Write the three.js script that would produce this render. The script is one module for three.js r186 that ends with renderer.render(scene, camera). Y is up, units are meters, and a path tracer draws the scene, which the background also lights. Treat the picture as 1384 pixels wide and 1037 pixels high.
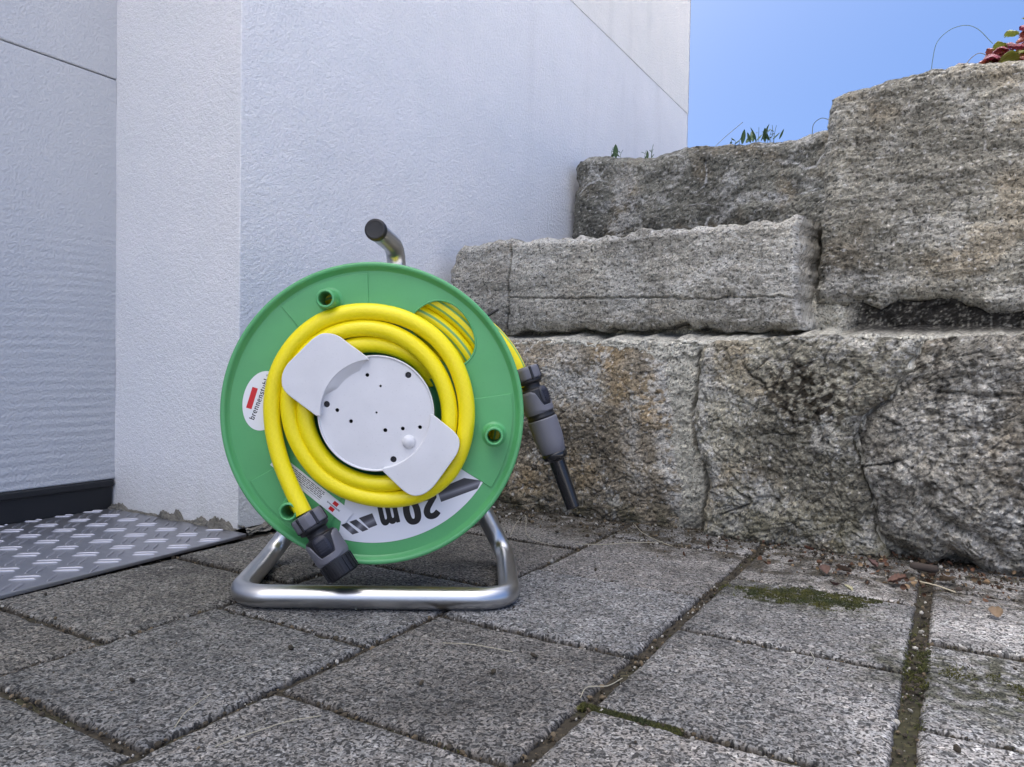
import * as THREE from 'three';
import { mergeGeometries, mergeVertices } from 'three/addons/utils/BufferGeometryUtils.js';
import { RoundedBoxGeometry } from 'three/addons/geometries/RoundedBoxGeometry.js';

/* ---------- camera, sky, sun, exposure ---------- */
const scene = new THREE.Scene();
const camera = new THREE.PerspectiveCamera(53.99, 1024 / 767, 0.02, 900);
camera.position.set(0.805, 0.226, 0.667);
camera.rotation.set(-0.02291, 0.53047, 0.01656, 'YXZ');
const renderer = new THREE.WebGLRenderer({ antialias: true });
renderer.toneMapping = THREE.LinearToneMapping;
renderer.toneMappingExposure = 6.0;
renderer.shadowMap.enabled = true;
const SUN = new THREE.Vector3(-0.44, 0.84, 0.31).normalize();
{
  const W = 1024, H = 512, d = new Float32Array(W * H * 4);
  const zen = [0.022, 0.046, 0.110], mid = [0.012, 0.049, 0.146], hor = [0.105, 0.140, 0.205];
  for (let j = 0; j < H; j++) {
    const el = (j + 0.5) / H * Math.PI - Math.PI / 2, s = Math.sin(el), c = Math.cos(el);
    for (let i = 0; i < W; i++) {
      const az = ((i + 0.5) / W - 0.5) * Math.PI * 2;
      const dx = c * Math.cos(az), dz = c * Math.sin(az), k = (j * W + i) * 4;
      const mu = dx * SUN.x + s * SUN.y + dz * SUN.z;
      const glow = 3.0 * Math.exp(-(1 - mu) * 4.6) + 1.5 * Math.exp(-(1 - mu) * 40);
      const t = Math.max(0, s), a = Math.exp(-t * 6.5), b = Math.pow(t, 0.8);
      for (let q = 0; q < 3; q++) {
        let v = THREE.MathUtils.lerp(mid[q], zen[q], b);
        v = THREE.MathUtils.lerp(v, hor[q], a);
        v += glow * [0.64, 0.60, 0.56][q];
        if (s < 0) v = hor[q] * 0.8;
        d[k + q] = v;
      }
      d[k + 3] = 1;
    }
  }
  const t = new THREE.DataTexture(d, W, H, THREE.RGBAFormat, THREE.FloatType);
  t.mapping = THREE.EquirectangularReflectionMapping;
  t.magFilter = t.minFilter = THREE.LinearFilter; t.needsUpdate = true;
  scene.background = t; scene.environment = t;
}
const sun = new THREE.DirectionalLight(new THREE.Color().setRGB(1, 0.93, 0.84), 3);
sun.position.copy(SUN).multiplyScalar(30);
sun.castShadow = true; sun.shadow.mapSize.set(2048, 2048);
Object.assign(sun.shadow.camera, { left: -10, right: 10, top: 10, bottom: -10, near: 1, far: 70 });
scene.add(sun, sun.target);

/* ---------- helpers ---------- */
function rng(s) { return () => { s |= 0; s = s + 0x6D2B79F5 | 0; let t = Math.imul(s ^ s >>> 15, 1 | s); t = t + Math.imul(t ^ t >>> 7, 61 | t) ^ t; return ((t ^ t >>> 14) >>> 0) / 4294967296; }; }
const PERM = new Uint8Array(512);
{ const r = rng(7), p = [...Array(256).keys()]; for (let i = 255; i > 0; i--) { const j = Math.floor(r() * (i + 1)); [p[i], p[j]] = [p[j], p[i]]; } for (let i = 0; i < 512; i++) PERM[i] = p[i & 255]; }
const GX = new Float32Array(256), GY = new Float32Array(256);
{ const r = rng(3); for (let i = 0; i < 256; i++) { const a = r() * Math.PI * 2; GX[i] = Math.cos(a); GY[i] = Math.sin(a); } }
function noise(x, y, per = 256) {
  let xi = Math.floor(x), yi = Math.floor(y); const fx = x - xi, fy = y - yi;
  let x1 = (xi + 1) % per, y1 = (yi + 1) % per; xi %= per; yi %= per;
  if (xi < 0) xi += per; if (yi < 0) yi += per; if (x1 < 0) x1 += per; if (y1 < 0) y1 += per;
  const u = fx * fx * fx * (fx * (fx * 6 - 15) + 10), v = fy * fy * fy * (fy * (fy * 6 - 15) + 10);
  const a = PERM[(xi & 255) + PERM[yi & 255]], b = PERM[(x1 & 255) + PERM[yi & 255]], c = PERM[(xi & 255) + PERM[y1 & 255]], e = PERM[(x1 & 255) + PERM[y1 & 255]];
  const n0 = GX[a] * fx + GY[a] * fy, n1 = GX[b] * (fx - 1) + GY[b] * fy, n2 = GX[c] * fx + GY[c] * (fy - 1), n3 = GX[e] * (fx - 1) + GY[e] * (fy - 1);
  return (n0 + u * (n1 - n0) + v * (n2 - n0 + u * (n0 - n1 - n2 + n3))) * 1.45;
}
function fbm(x, y, o = 4, per = 0) {
  let s = 0, a = 0.5, f = 1;
  for (let i = 0; i < o; i++) { s += a * (per ? noise(x * f, y * f, per * f) : noise(x * f + i * 17.3, y * f + i * 9.1)); a *= 0.5; f *= 2; }
  return s;
}
function ridge(x, y, o = 3) { let s = 0, a = 0.5, f = 1; for (let i = 0; i < o; i++) { s += a * (1 - Math.abs(noise(x * f + i * 31.7, y * f + i * 11.9))); a *= 0.5; f *= 2; } return s; }
function worleyGrid(per, seed) { const r = rng(seed), a = new Float32Array(per * per * 3); for (let i = 0; i < a.length; i++) a[i] = r(); return a; }
const W3 = [0, 0, 0];
function worley(x, y, per, g) {           // -> W3 = [f1, f2, id]
  const xi = Math.floor(x), yi = Math.floor(y); let f1 = 9, f2 = 9, id = 0;
  for (let j = -1; j <= 1; j++) for (let i = -1; i <= 1; i++) {
    const cx = ((xi + i) % per + per) % per, cy = ((yi + j) % per + per) % per, k = (cy * per + cx) * 3;
    const dx = xi + i + g[k] - x, dy = yi + j + g[k + 1] - y, q = dx * dx + dy * dy;
    if (q < f1) { f2 = f1; f1 = q; id = g[k + 2]; } else if (q < f2) f2 = q;
  }
  W3[0] = Math.sqrt(f1); W3[1] = Math.sqrt(f2); W3[2] = id;
}
const sm = (a, b, x) => { const t = Math.min(1, Math.max(0, (x - a) / (b - a))); return t * t * (3 - 2 * t); };
const lerp = (a, b, t) => a + (b - a) * t;
const enc = v => { v = Math.min(1, Math.max(0, v)); return Math.round(255 * (v <= 0.0031308 ? v * 12.92 : 1.055 * Math.pow(v, 1 / 2.4) - 0.055)); };
function dataTex(w, h, fn, srgb) {        // fn(x, y, out) with out rgb in 0..1
  const d = new Uint8Array(w * h * 4), o = [0, 0, 0];
  for (let y = 0; y < h; y++) for (let x = 0; x < w; x++) {
    fn(x / w, y / h, o); const k = (y * w + x) * 4;
    for (let q = 0; q < 3; q++) d[k + q] = srgb ? enc(o[q]) : Math.round(255 * Math.min(1, Math.max(0, o[q])));
    d[k + 3] = 255;
  }
  const t = new THREE.DataTexture(d, w, h); t.wrapS = t.wrapT = THREE.RepeatWrapping; t.magFilter = THREE.LinearFilter; t.minFilter = THREE.LinearMipmapLinearFilter; t.generateMipmaps = true;
  if (srgb) t.colorSpace = THREE.SRGBColorSpace; t.needsUpdate = true; return t;
}
const grey = (o, v) => { o[0] = o[1] = o[2] = v; };
const rgb = (r, g, b) => new THREE.Color().setRGB(r, g, b);
const mat = (c, rough = 0.6, metal = 0, extra = {}) => new THREE.MeshStandardMaterial({ color: rgb(...c), roughness: rough, metalness: metal, ...extra });
const used = {};
function numbered(n) { used[n] = (used[n] || 0) + 1; return used[n] === 1 ? n : n + '_' + String(used[n] - 1).padStart(3, '0'); }
function mesh(name, geo, m, parent) {
  if (Array.isArray(geo)) geo = mergeGeometries(geo.map(g => { g = g.index ? g.toNonIndexed() : g; for (const k of Object.keys(g.attributes)) if (!['position', 'normal', 'uv'].includes(k)) g.deleteAttribute(k); return g; }));
  const o = new THREE.Mesh(geo, m); o.name = parent && parent !== scene ? name : numbered(name); o.castShadow = o.receiveShadow = true;
  if (parent) parent.add(o); return o;
}
function part(name, parent) { const g = new THREE.Group(); g.name = name; parent.add(g); return g; }
function thing(name, label, category, group) {
  const g = new THREE.Group(); g.name = numbered(name); g.userData = { label, category }; if (group) g.userData.group = group; scene.add(g); return g;
}
function tag(o, label, category, group) { o.userData.label = label; o.userData.category = category; if (group) o.userData.group = group; scene.add(o); return o; }
function metreUV(g, k = 1) {              // uv in metres by dominant normal
  g = g.index ? g.toNonIndexed() : g; const p = g.attributes.position, n = g.attributes.normal, u = new Float32Array(p.count * 2);
  for (let i = 0; i < p.count; i++) {
    const ax = Math.abs(n.getX(i)), ay = Math.abs(n.getY(i)), az = Math.abs(n.getZ(i));
    const x = p.getX(i), y = p.getY(i), z = p.getZ(i);
    if (ax >= ay && ax >= az) { u[2 * i] = z; u[2 * i + 1] = y; } else if (ay >= az) { u[2 * i] = x; u[2 * i + 1] = z; } else { u[2 * i] = x; u[2 * i + 1] = y; }
    u[2 * i] *= k; u[2 * i + 1] *= k;
  }
  g.setAttribute('uv', new THREE.BufferAttribute(u, 2)); return g;
}
function bx(x0, x1, y0, y1, z0, z1, r = 0) {
  const g = r ? new RoundedBoxGeometry(x1 - x0, y1 - y0, z1 - z0, 2, r) : new THREE.BoxGeometry(x1 - x0, y1 - y0, z1 - z0);
  g.translate((x0 + x1) / 2, (y0 + y1) / 2, (z0 + z1) / 2); return g;
}
function gridGeo(nx, ny, fn, skirtColor) { // fn(i, j, P, C) fills position and linear colour
  const pos = new Float32Array(nx * ny * 3), col = new Float32Array(nx * ny * 3), uv = new Float32Array(nx * ny * 2), P = [0, 0, 0, 0, 0], C = [1, 1, 1];
  for (let j = 0; j < ny; j++) for (let i = 0; i < nx; i++) {
    fn(i, j, P, C); const k = j * nx + i;
    pos.set([P[0], P[1], P[2]], k * 3); col.set(C, k * 3); uv[2 * k] = P[3]; uv[2 * k + 1] = P[4];
  }
  const idx = new Uint32Array((nx - 1) * (ny - 1) * 6); let q = 0;
  for (let j = 0; j < ny - 1; j++) for (let i = 0; i < nx - 1; i++) {
    const a = j * nx + i, b = a + 1, c = a + nx, d = c + 1;
    idx[q++] = a; idx[q++] = b; idx[q++] = d; idx[q++] = a; idx[q++] = d; idx[q++] = c;
  }
  const g = new THREE.BufferGeometry();
  g.setAttribute('position', new THREE.BufferAttribute(pos, 3)); g.setAttribute('color', new THREE.BufferAttribute(col, 3)); g.setAttribute('uv', new THREE.BufferAttribute(uv, 2));
  g.setIndex(new THREE.BufferAttribute(idx, 1)); g.computeVertexNormals(); return g;
}
function poly(pts) {                       // piecewise-linear by arc length
  const L = [0]; for (let i = 1; i < pts.length; i++) L.push(L[i - 1] + Math.hypot(pts[i][0] - pts[i - 1][0], pts[i][1] - pts[i - 1][1]));
  const T = L[L.length - 1];
  return t => { const s = t * T; let i = 1; while (i < pts.length - 1 && L[i] < s) i++; const f = (s - L[i - 1]) / (L[i] - L[i - 1] || 1); return [lerp(pts[i - 1][0], pts[i][0], f), lerp(pts[i - 1][1], pts[i][1], f)]; };
}
function segDist(x, y, pts) { let m = 9; for (let i = 1; i < pts.length; i++) { const [ax, ay] = pts[i - 1], [bx_, by] = pts[i], dx = bx_ - ax, dy = by - ay, t = Math.min(1, Math.max(0, ((x - ax) * dx + (y - ay) * dy) / (dx * dx + dy * dy))); m = Math.min(m, Math.hypot(x - ax - dx * t, y - ay - dy * t)); } return m; }

/* ---------- textures and materials ---------- */
const wA = worleyGrid(128, 11), wB = worleyGrid(64, 12), wC = worleyGrid(220, 13), wD = worleyGrid(150, 14);
const PAV = 1024, pavH = new Float32Array(PAV * PAV);
const paverMap = dataTex(PAV, PAV, (x, y, o) => {     // tile of 0.32 m
  const wx = x + 0.004 * noise(x * 60, y * 60, 60), wy = y + 0.004 * noise(x * 60 + 7, y * 60 + 3, 60);
  worley(wx * 128, wy * 128, 128, wA); const e = W3[1] - W3[0], id = W3[2];
  worley(wx * 64, wy * 64, 64, wB); const id2 = W3[2], f2 = W3[0];
  let v = 0.285 + 0.22 * (id - 0.5) + 0.10 * fbm(x * 10, y * 10, 4, 10) + 0.12 * noise(x * 250, y * 250, 250);
  if (id > 0.95) v = 0.50;
  let pit = 0.45 * sm(0.10, 0.01, e);
  pit = Math.max(pit, sm(0.25, 0.37, noise(wx * 130, wy * 130, 130) + 0.45 * noise(x * 52 + 5, y * 52, 52)));
  pit = Math.max(pit, 0.9 * sm(0.34, 0.46, noise(x * 210 + 9, y * 210, 210)));
  if (id2 < 0.07) v = lerp(v, 0.10, sm(0.5, 0.3, f2)); else if (id2 > 0.975) v = lerp(v, 0.5, sm(0.4, 0.25, f2));
  const c = lerp(v, 0.030, pit * 0.92);
  const w = (id2 - 0.5) * 0.06;
  o[0] = c * (1 + w); o[1] = c; o[2] = c * (1.03 - w);
  pavH[Math.round(y * PAV) * PAV + Math.round(x * PAV)] = 0.66 + 0.22 * (id - 0.5) + 0.12 * noise(x * 250, y * 250, 250) - 0.55 * pit;
}, true);
const paverBump = dataTex(PAV, PAV, (x, y, o) => grey(o, pavH[Math.round(y * PAV) * PAV + Math.round(x * PAV)]));
const plasterBump = dataTex(1024, 1024, (x, y, o) => { // tile of 0.45 m
  const wx = x + 0.003 * noise(x * 80, y * 80, 80), wy = y + 0.003 * noise(x * 80 + 3, y * 80, 80);
  worley(wx * 220, wy * 220, 220, wC); const a = 1 - W3[0];
  worley(wx * 150, wy * 150, 150, wD); const b = 1 - W3[0];
  grey(o, 0.12 + 0.42 * Math.max(a * 0.8, b) + 0.35 * fbm(x * 60, y * 60, 3, 60));
});
const plasterMap = dataTex(1024, 1024, (x, y, o) => {
  const n = fbm(x * 5, y * 5, 4, 5), p = sm(0.42, 0.62, noise(x * 140, y * 140, 140) + 0.25 * noise(x * 30, y * 30, 30));
  const v = 0.78 + 0.03 * n - 0.10 * p; o[0] = v * (1 + 0.012 * n); o[1] = v; o[2] = v * 1.005;  // dark specks paint in the shade of the plaster pits
}, true);
const doorBump = dataTex(1024, 1024, (x, y, o) => {    // tile of 0.40 m, small worm-like embossing
  const w = noise(x * 40, y * 40, 40) * 0.02;
  grey(o, 0.5 + 0.45 * noise(x * 120 + w * 40, y * 120 - w * 30, 120) + 0.2 * noise(x * 240, y * 240, 240));
});
const stH = new Float32Array(1024 * 1024);
const stoneMap = dataTex(1024, 1024, (x, y, o) => {   // mineral grain, tile of 0.30 m
  const wx = x + 0.005 * noise(x * 50, y * 50, 50), wy = y + 0.005 * noise(x * 50 + 7, y * 50 + 3, 50);
  worley(wx * 220, wy * 220, 220, wC); const id = W3[2], e = W3[1] - W3[0];
  worley(wx * 128, wy * 128, 128, wA); const id2 = W3[2], f = W3[0];
  let v = 0.62 + 0.26 * (id - 0.5) + 0.16 * fbm(x * 24, y * 24, 4, 24);
  let pit = sm(0.34, 0.48, noise(wx * 120, wy * 120, 120) + 0.5 * noise(x * 46 + 5, y * 46, 46));
  pit = Math.max(pit, 0.5 * sm(0.12, 0.02, e));
  if (id2 > 0.94) v = lerp(v, 1.0, sm(0.5, 0.3, f)); else if (id2 < 0.05) v = lerp(v, 0.2, sm(0.5, 0.3, f));
  v = lerp(v, 0.22, pit * 0.7); const w = 0.05 * (id2 - 0.5); o[0] = v * (1 + w); o[1] = v; o[2] = v * (1 - w);
  stH[Math.round(y * 1024) * 1024 + Math.round(x * 1024)] = 0.6 + 0.3 * (id - 0.5) + 0.25 * fbm(x * 24, y * 24, 4, 24) - 0.5 * pit;
}, true);
const stoneFine = dataTex(1024, 1024, (x, y, o) => grey(o, stH[Math.round(y * 1024) * 1024 + Math.round(x * 1024)]));
const steelRough = dataTex(512, 128, (x, y, o) => grey(o, 0.375 + 0.09 * fbm(x * 6, y * 24, 4, 6) + 0.05 * fbm(x * 40, y * 10, 2, 40)));
const steelMap = dataTex(512, 128, (x, y, o) => { const v = 0.58 + 0.07 * fbm(x * 8, y * 24, 4, 8); o[0] = v; o[1] = v * 1.005; o[2] = v * 1.015; }, true);
function hoseTex(striped, bump) {
  return dataTex(128, 128, (x, y, o) => {
    const a = Math.abs(((x * 4 + y * 8) % 1 + 1) % 1 - 0.5), b = Math.abs(((x * 4 - y * 8) % 1 + 1) % 1 - 0.5);
    const br = Math.max(sm(0.14, 0.02, a), sm(0.14, 0.02, b));
    if (bump) return grey(o, 0.5 + 0.4 * br);
    o[0] = 0.90 + 0.02 * br; o[1] = 0.745 + 0.03 * br; o[2] = 0.003 + 0.006 * br;
    if (striped && (Math.abs(y - 0.20) < 0.026 || Math.abs(y - 0.34) < 0.026)) { o[0] = 0.20; o[1] = 0.42; o[2] = 0.14; }
  }, !bump);
}
const paverMats = [[0.93, 0.92, 0.90], [0.84, 0.82, 0.79], [1.0, 0.995, 0.99]].map(c => new THREE.MeshStandardMaterial({ map: paverMap, bumpMap: paverBump, bumpScale: 0.0016, roughness: 0.95, color: rgb(...c), vertexColors: true }));
const plaster = new THREE.MeshStandardMaterial({ vertexColors: true, map: plasterMap, bumpMap: plasterBump, bumpScale: 0.0021, roughness: 0.93 });
const plasterTop = new THREE.MeshStandardMaterial({ vertexColors: true, map: plasterMap, bumpMap: plasterBump, bumpScale: 0.0030, roughness: 0.93, color: rgb(1.05, 1.03, 0.97) });
const plasterFine = new THREE.MeshStandardMaterial({ map: plasterMap, bumpMap: plasterBump, bumpScale: 0.0024, roughness: 0.93, color: rgb(1, 0.995, 0.97) });
const doorMat = new THREE.MeshStandardMaterial({ color: rgb(0.535, 0.545, 0.565), bumpMap: doorBump, bumpScale: 0.0009, roughness: 0.42 });
const stoneMat = new THREE.MeshStandardMaterial({ vertexColors: true, roughness: 0.93, map: stoneMap, bumpMap: stoneFine, bumpScale: 0.0014 });
const soilMat = new THREE.MeshStandardMaterial({ vertexColors: true, roughness: 1 });
const rubber = mat([0.012, 0.013, 0.016], 0.55);
const steel = new THREE.MeshStandardMaterial({ map: steelMap, roughnessMap: steelRough, roughness: 0.85, metalness: 1, color: rgb(1, 1, 1) });
const alu = new THREE.MeshStandardMaterial({ map: steelMap, roughnessMap: steelRough, roughness: 1.0, metalness: 0.85, color: rgb(0.62, 0.62, 0.66) });
const aluBright = mat([0.43, 0.43, 0.465], 0.42, 0.9);
const wearMap = dataTex(512, 512, (x, y, o) => { const n = fbm(x * 4, y * 4, 4, 4), q = 1 - Math.abs(noise(x * 3 + 0.6 * noise(x * 6, y * 6, 6), y * 9, 3 * 3)); const sc = sm(0.994, 1.0, q) * sm(0.1, 0.4, noise(x * 6, y * 6 + 3, 6)); const sp = sm(0.60, 0.72, noise(x * 90, y * 90, 90)); const v = 0.93 + 0.10 * n + 0.06 * sc - 0.08 * sp; o[0] = v; o[1] = v; o[2] = v; }, true);
const wearRough = dataTex(512, 512, (x, y, o) => grey(o, 0.80 + 0.42 * fbm(x * 6 + 2, y * 6, 5, 6)));
wearMap.repeat.set(7, 7); wearRough.repeat.set(7, 7);
const green = mat([0.105, 0.40, 0.150], 0.50, 0, { map: wearMap, roughnessMap: wearRough });
const greenDark = mat([0.045, 0.21, 0.085], 0.5);
const whitePl = mat([0.72, 0.72, 0.74], 0.46, 0, { map: wearMap, roughnessMap: wearRough });
const blackPl = mat([0.009, 0.009, 0.012], 0.5);
const greyPl = mat([0.135, 0.135, 0.158], 0.55);
const hoseMat = new THREE.MeshStandardMaterial({ map: hoseTex(false, false), bumpMap: hoseTex(false, true), bumpScale: 0.00010, roughness: 0.40 });
const hoseStriped = new THREE.MeshStandardMaterial({ map: hoseTex(true, false), bumpMap: hoseTex(false, true), bumpScale: 0.00010, roughness: 0.40 });

/* ---------- ground, pavement ---------- */
{
  const g = new THREE.CircleGeometry(420, 64); g.rotateX(-Math.PI / 2); g.translate(0, -0.022, 0);
  const m = mesh('ground', metreUV(g, 1 / 0.32), new THREE.MeshStandardMaterial({ map: paverMap, color: rgb(1.35, 1.3, 1.22), roughness: 0.95 }), scene);
  m.userData.kind = 'structure';
}
const pavement = new THREE.Group(); pavement.name = 'pavement'; pavement.userData.kind = 'structure'; scene.add(pavement);
const COLS = [
  [0.0385, 0.219, [-0.36, -0.274, -0.079, 0.117, 0.313, 0.51, 0.70, 0.9]],
  [0.2255, 0.4025, [-0.372, -0.185, 0.011, 0.207, 0.402, 0.60, 0.79, 0.98]],
  [0.4085, 0.5930, [-0.385, -0.272, -0.073, 0.113, 0.303, 0.50, 0.69, 0.88]],
  [0.6030, 0.7785, [-0.375, -0.163, 0.029, 0.209, 0.40, 0.59, 0.78, 0.97]],
  [0.7920, 0.9650, [-0.37, -0.235, -0.055, 0.123, 0.315, 0.51, 0.70, 0.9]],
  [0.9710, 1.1500, [-0.37, -0.16, 0.03, 0.22, 0.41, 0.60, 0.79]],
  [1.1560, 1.3300, [-0.37, -0.25, -0.06, 0.13, 0.32, 0.51, 0.70]],
];
const jw = [0.0026, 0.0027, 0.0027, 0.0030, 0.0032, 0.0028, 0.0028];
function tone(x, z, C) {                   // weathering of the paving; left side also painted darker as shade under the reel
  const l = sm(0.45, 0.85, x - 0.25 * z + 0.10 * fbm(x * 7, z * 7, 3));
  const pale = sm(0.02, 0.38, fbm(x * 12 + 4, z * 12, 4) + 0.30 * l - 0.12);
  const brown = sm(0.35, 0.0, x - 0.15) * 0.6;
  const k = 0.80 + 0.16 * fbm(x * 9, z * 9 + 3, 3) + 0.30 * fbm(x * 38, z * 38 + 3, 3) + 0.55 * l * pale + 0.44 * l;
  const st = 1 - 0.30 * sm(0.08, 0.38, fbm(x * 6 + 8, z * 6, 4)) - 0.16 * brown; C[0] = k * st * (1.02 + 0.03 * brown); C[1] = k * st; C[2] = k * st * (0.95 - 0.13 * brown);
  // dirt and algae close to the wall
  const dirt = sm(-0.13, -0.25, z + 0.06 * sm(0.58, 0.4, x) + 0.09 * fbm(x * 12, z * 12, 4)) * (0.25 + 0.75 * sm(-0.15, 0.2, fbm(x * 45, z * 45, 4)));
  const algae = Math.max(sm(0.06, 0.0, Math.hypot((x - 0.675) * 0.55, (z + 0.118)) - 0.005 + 0.03 * fbm(x * 30, z * 30, 3)), 0.95 * sm(0.055, 0.0, Math.hypot((x - 0.85) * 0.7, (z - 0.02)) - 0.038 + 0.05 * fbm(x * 35, z * 35, 3))) * sm(-0.3, 0.15, fbm(x * 90, z * 90, 3));
  const tint = (r, g, b, t) => { C[0] = lerp(C[0], r, t); C[1] = lerp(C[1], g, t); C[2] = lerp(C[2], b, t); };
  tint(0.20, 0.165, 0.09, dirt * 0.88); tint(0.22, 0.225, 0.065, algae * 0.85);
}
COLS.forEach(([x0, x1, zs], ci) => {
  for (let k = 0; k + 1 < zs.length; k++) {
    const r = rng(ci * 31 + k + 5), z0 = zs[k] + jw[ci], z1 = zs[k + 1] - jw[ci];
    const near = z0 < 0.55 && x0 < 0.9, st = near ? 0.0024 : 0.02;
    const nx = Math.max(6, Math.round((x1 - x0) / st)) + 5, nz = Math.max(6, Math.round((z1 - z0) / st)) + 5;
    const rx = (r() - 0.5) * 0.006, rz = (r() - 0.5) * 0.006, dy = (r() - 0.5) * 0.0028, ou = r() * 3, ov = r() * 3, sd = r() * 50, kt = 0.80 + 0.32 * r(), kw = 0.05 * (r() - 0.35);
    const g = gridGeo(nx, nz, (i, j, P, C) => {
      const a = Math.min(1, Math.max(0, (i - 2) / (nx - 5))), b = Math.min(1, Math.max(0, (j - 2) / (nz - 5)));
      let x = lerp(x0, x1, a), z = lerp(z1, z0, b);
      const ed = Math.min(x - x0, x1 - x, z - z0, z1 - z);
      const wob = 0.0016 * fbm(x * 55 + sd, z * 55, 3) + 0.0009 * noise(x * 300, z * 300 + sd);
      const ex = (a - 0.5) * 2, ez = (0.5 - b) * 2;
      x += wob * ex * Math.pow(Math.abs(ex), 6); z += wob * ez * Math.pow(Math.abs(ez), 6);
      const chip = sm(0.15, 0.4, fbm(x * 40 + sd, z * 40, 2)) * 0.0018;
      const rr = 0.0042 + chip * 1.6; let y = dy + rx * ex * 0.09 + rz * ez * 0.09;
      if (ed < rr) y -= (1 - ed / rr) ** 2 * (0.0022 + chip);
      y += 0.00035 * fbm(x * 160, z * 160, 3);
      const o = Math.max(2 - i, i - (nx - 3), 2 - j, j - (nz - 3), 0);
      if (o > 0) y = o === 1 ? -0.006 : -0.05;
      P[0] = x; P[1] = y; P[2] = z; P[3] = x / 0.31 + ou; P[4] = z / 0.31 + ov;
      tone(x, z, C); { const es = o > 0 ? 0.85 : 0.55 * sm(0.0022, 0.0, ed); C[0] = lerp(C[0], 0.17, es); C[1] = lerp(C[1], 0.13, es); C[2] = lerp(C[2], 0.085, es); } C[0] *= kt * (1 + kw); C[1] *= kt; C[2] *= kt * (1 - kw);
    });
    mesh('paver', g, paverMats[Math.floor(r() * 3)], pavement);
  }
});
function soilColor(x, z, C, o) {
  const n = fbm(x * 30 + o, z * 30, 3), s = noise(x * 420, z * 420), m = sm(0.05, 0.3, fbm(x * 13 + 3, z * 13, 3) + sm(0.55, 0.85, x) * 0.16);
  let r = 0.036 + 0.02 * n, g = 0.029 + 0.016 * n, b = 0.019 + 0.012 * n;
  r = lerp(r, 0.045, m * 0.6); g = lerp(g, 0.044, m * 0.6); b = lerp(b, 0.016, m * 0.6);
  const k = s > 0.5 ? 2.1 : s < -0.4 ? 0.4 : 1; C[0] = r * k; C[1] = g * k; C[2] = b * k;
}
{
  const x0 = -0.02, x1 = 1.36, z0 = -0.42, z1 = 0.62, nx = 480, nz = 380;
  const g = gridGeo(nx, nz, (i, j, P, C) => {
    const x = lerp(x0, x1, i / (nx - 1)), z = lerp(z1, z0, j / (nz - 1));
    P[0] = x; P[2] = z; P[1] = -0.0042 + 0.0016 * fbm(x * 60, z * 60, 3) + 0.0012 * noise(x * 330, z * 330) + 0.006 * sm(-0.30, -0.38, z) * (0.6 + fbm(x * 30, z * 30, 2));
    soilColor(x, z, C, 0);
  });
  mesh('joint_sand', g, soilMat, pavement);
}

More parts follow.
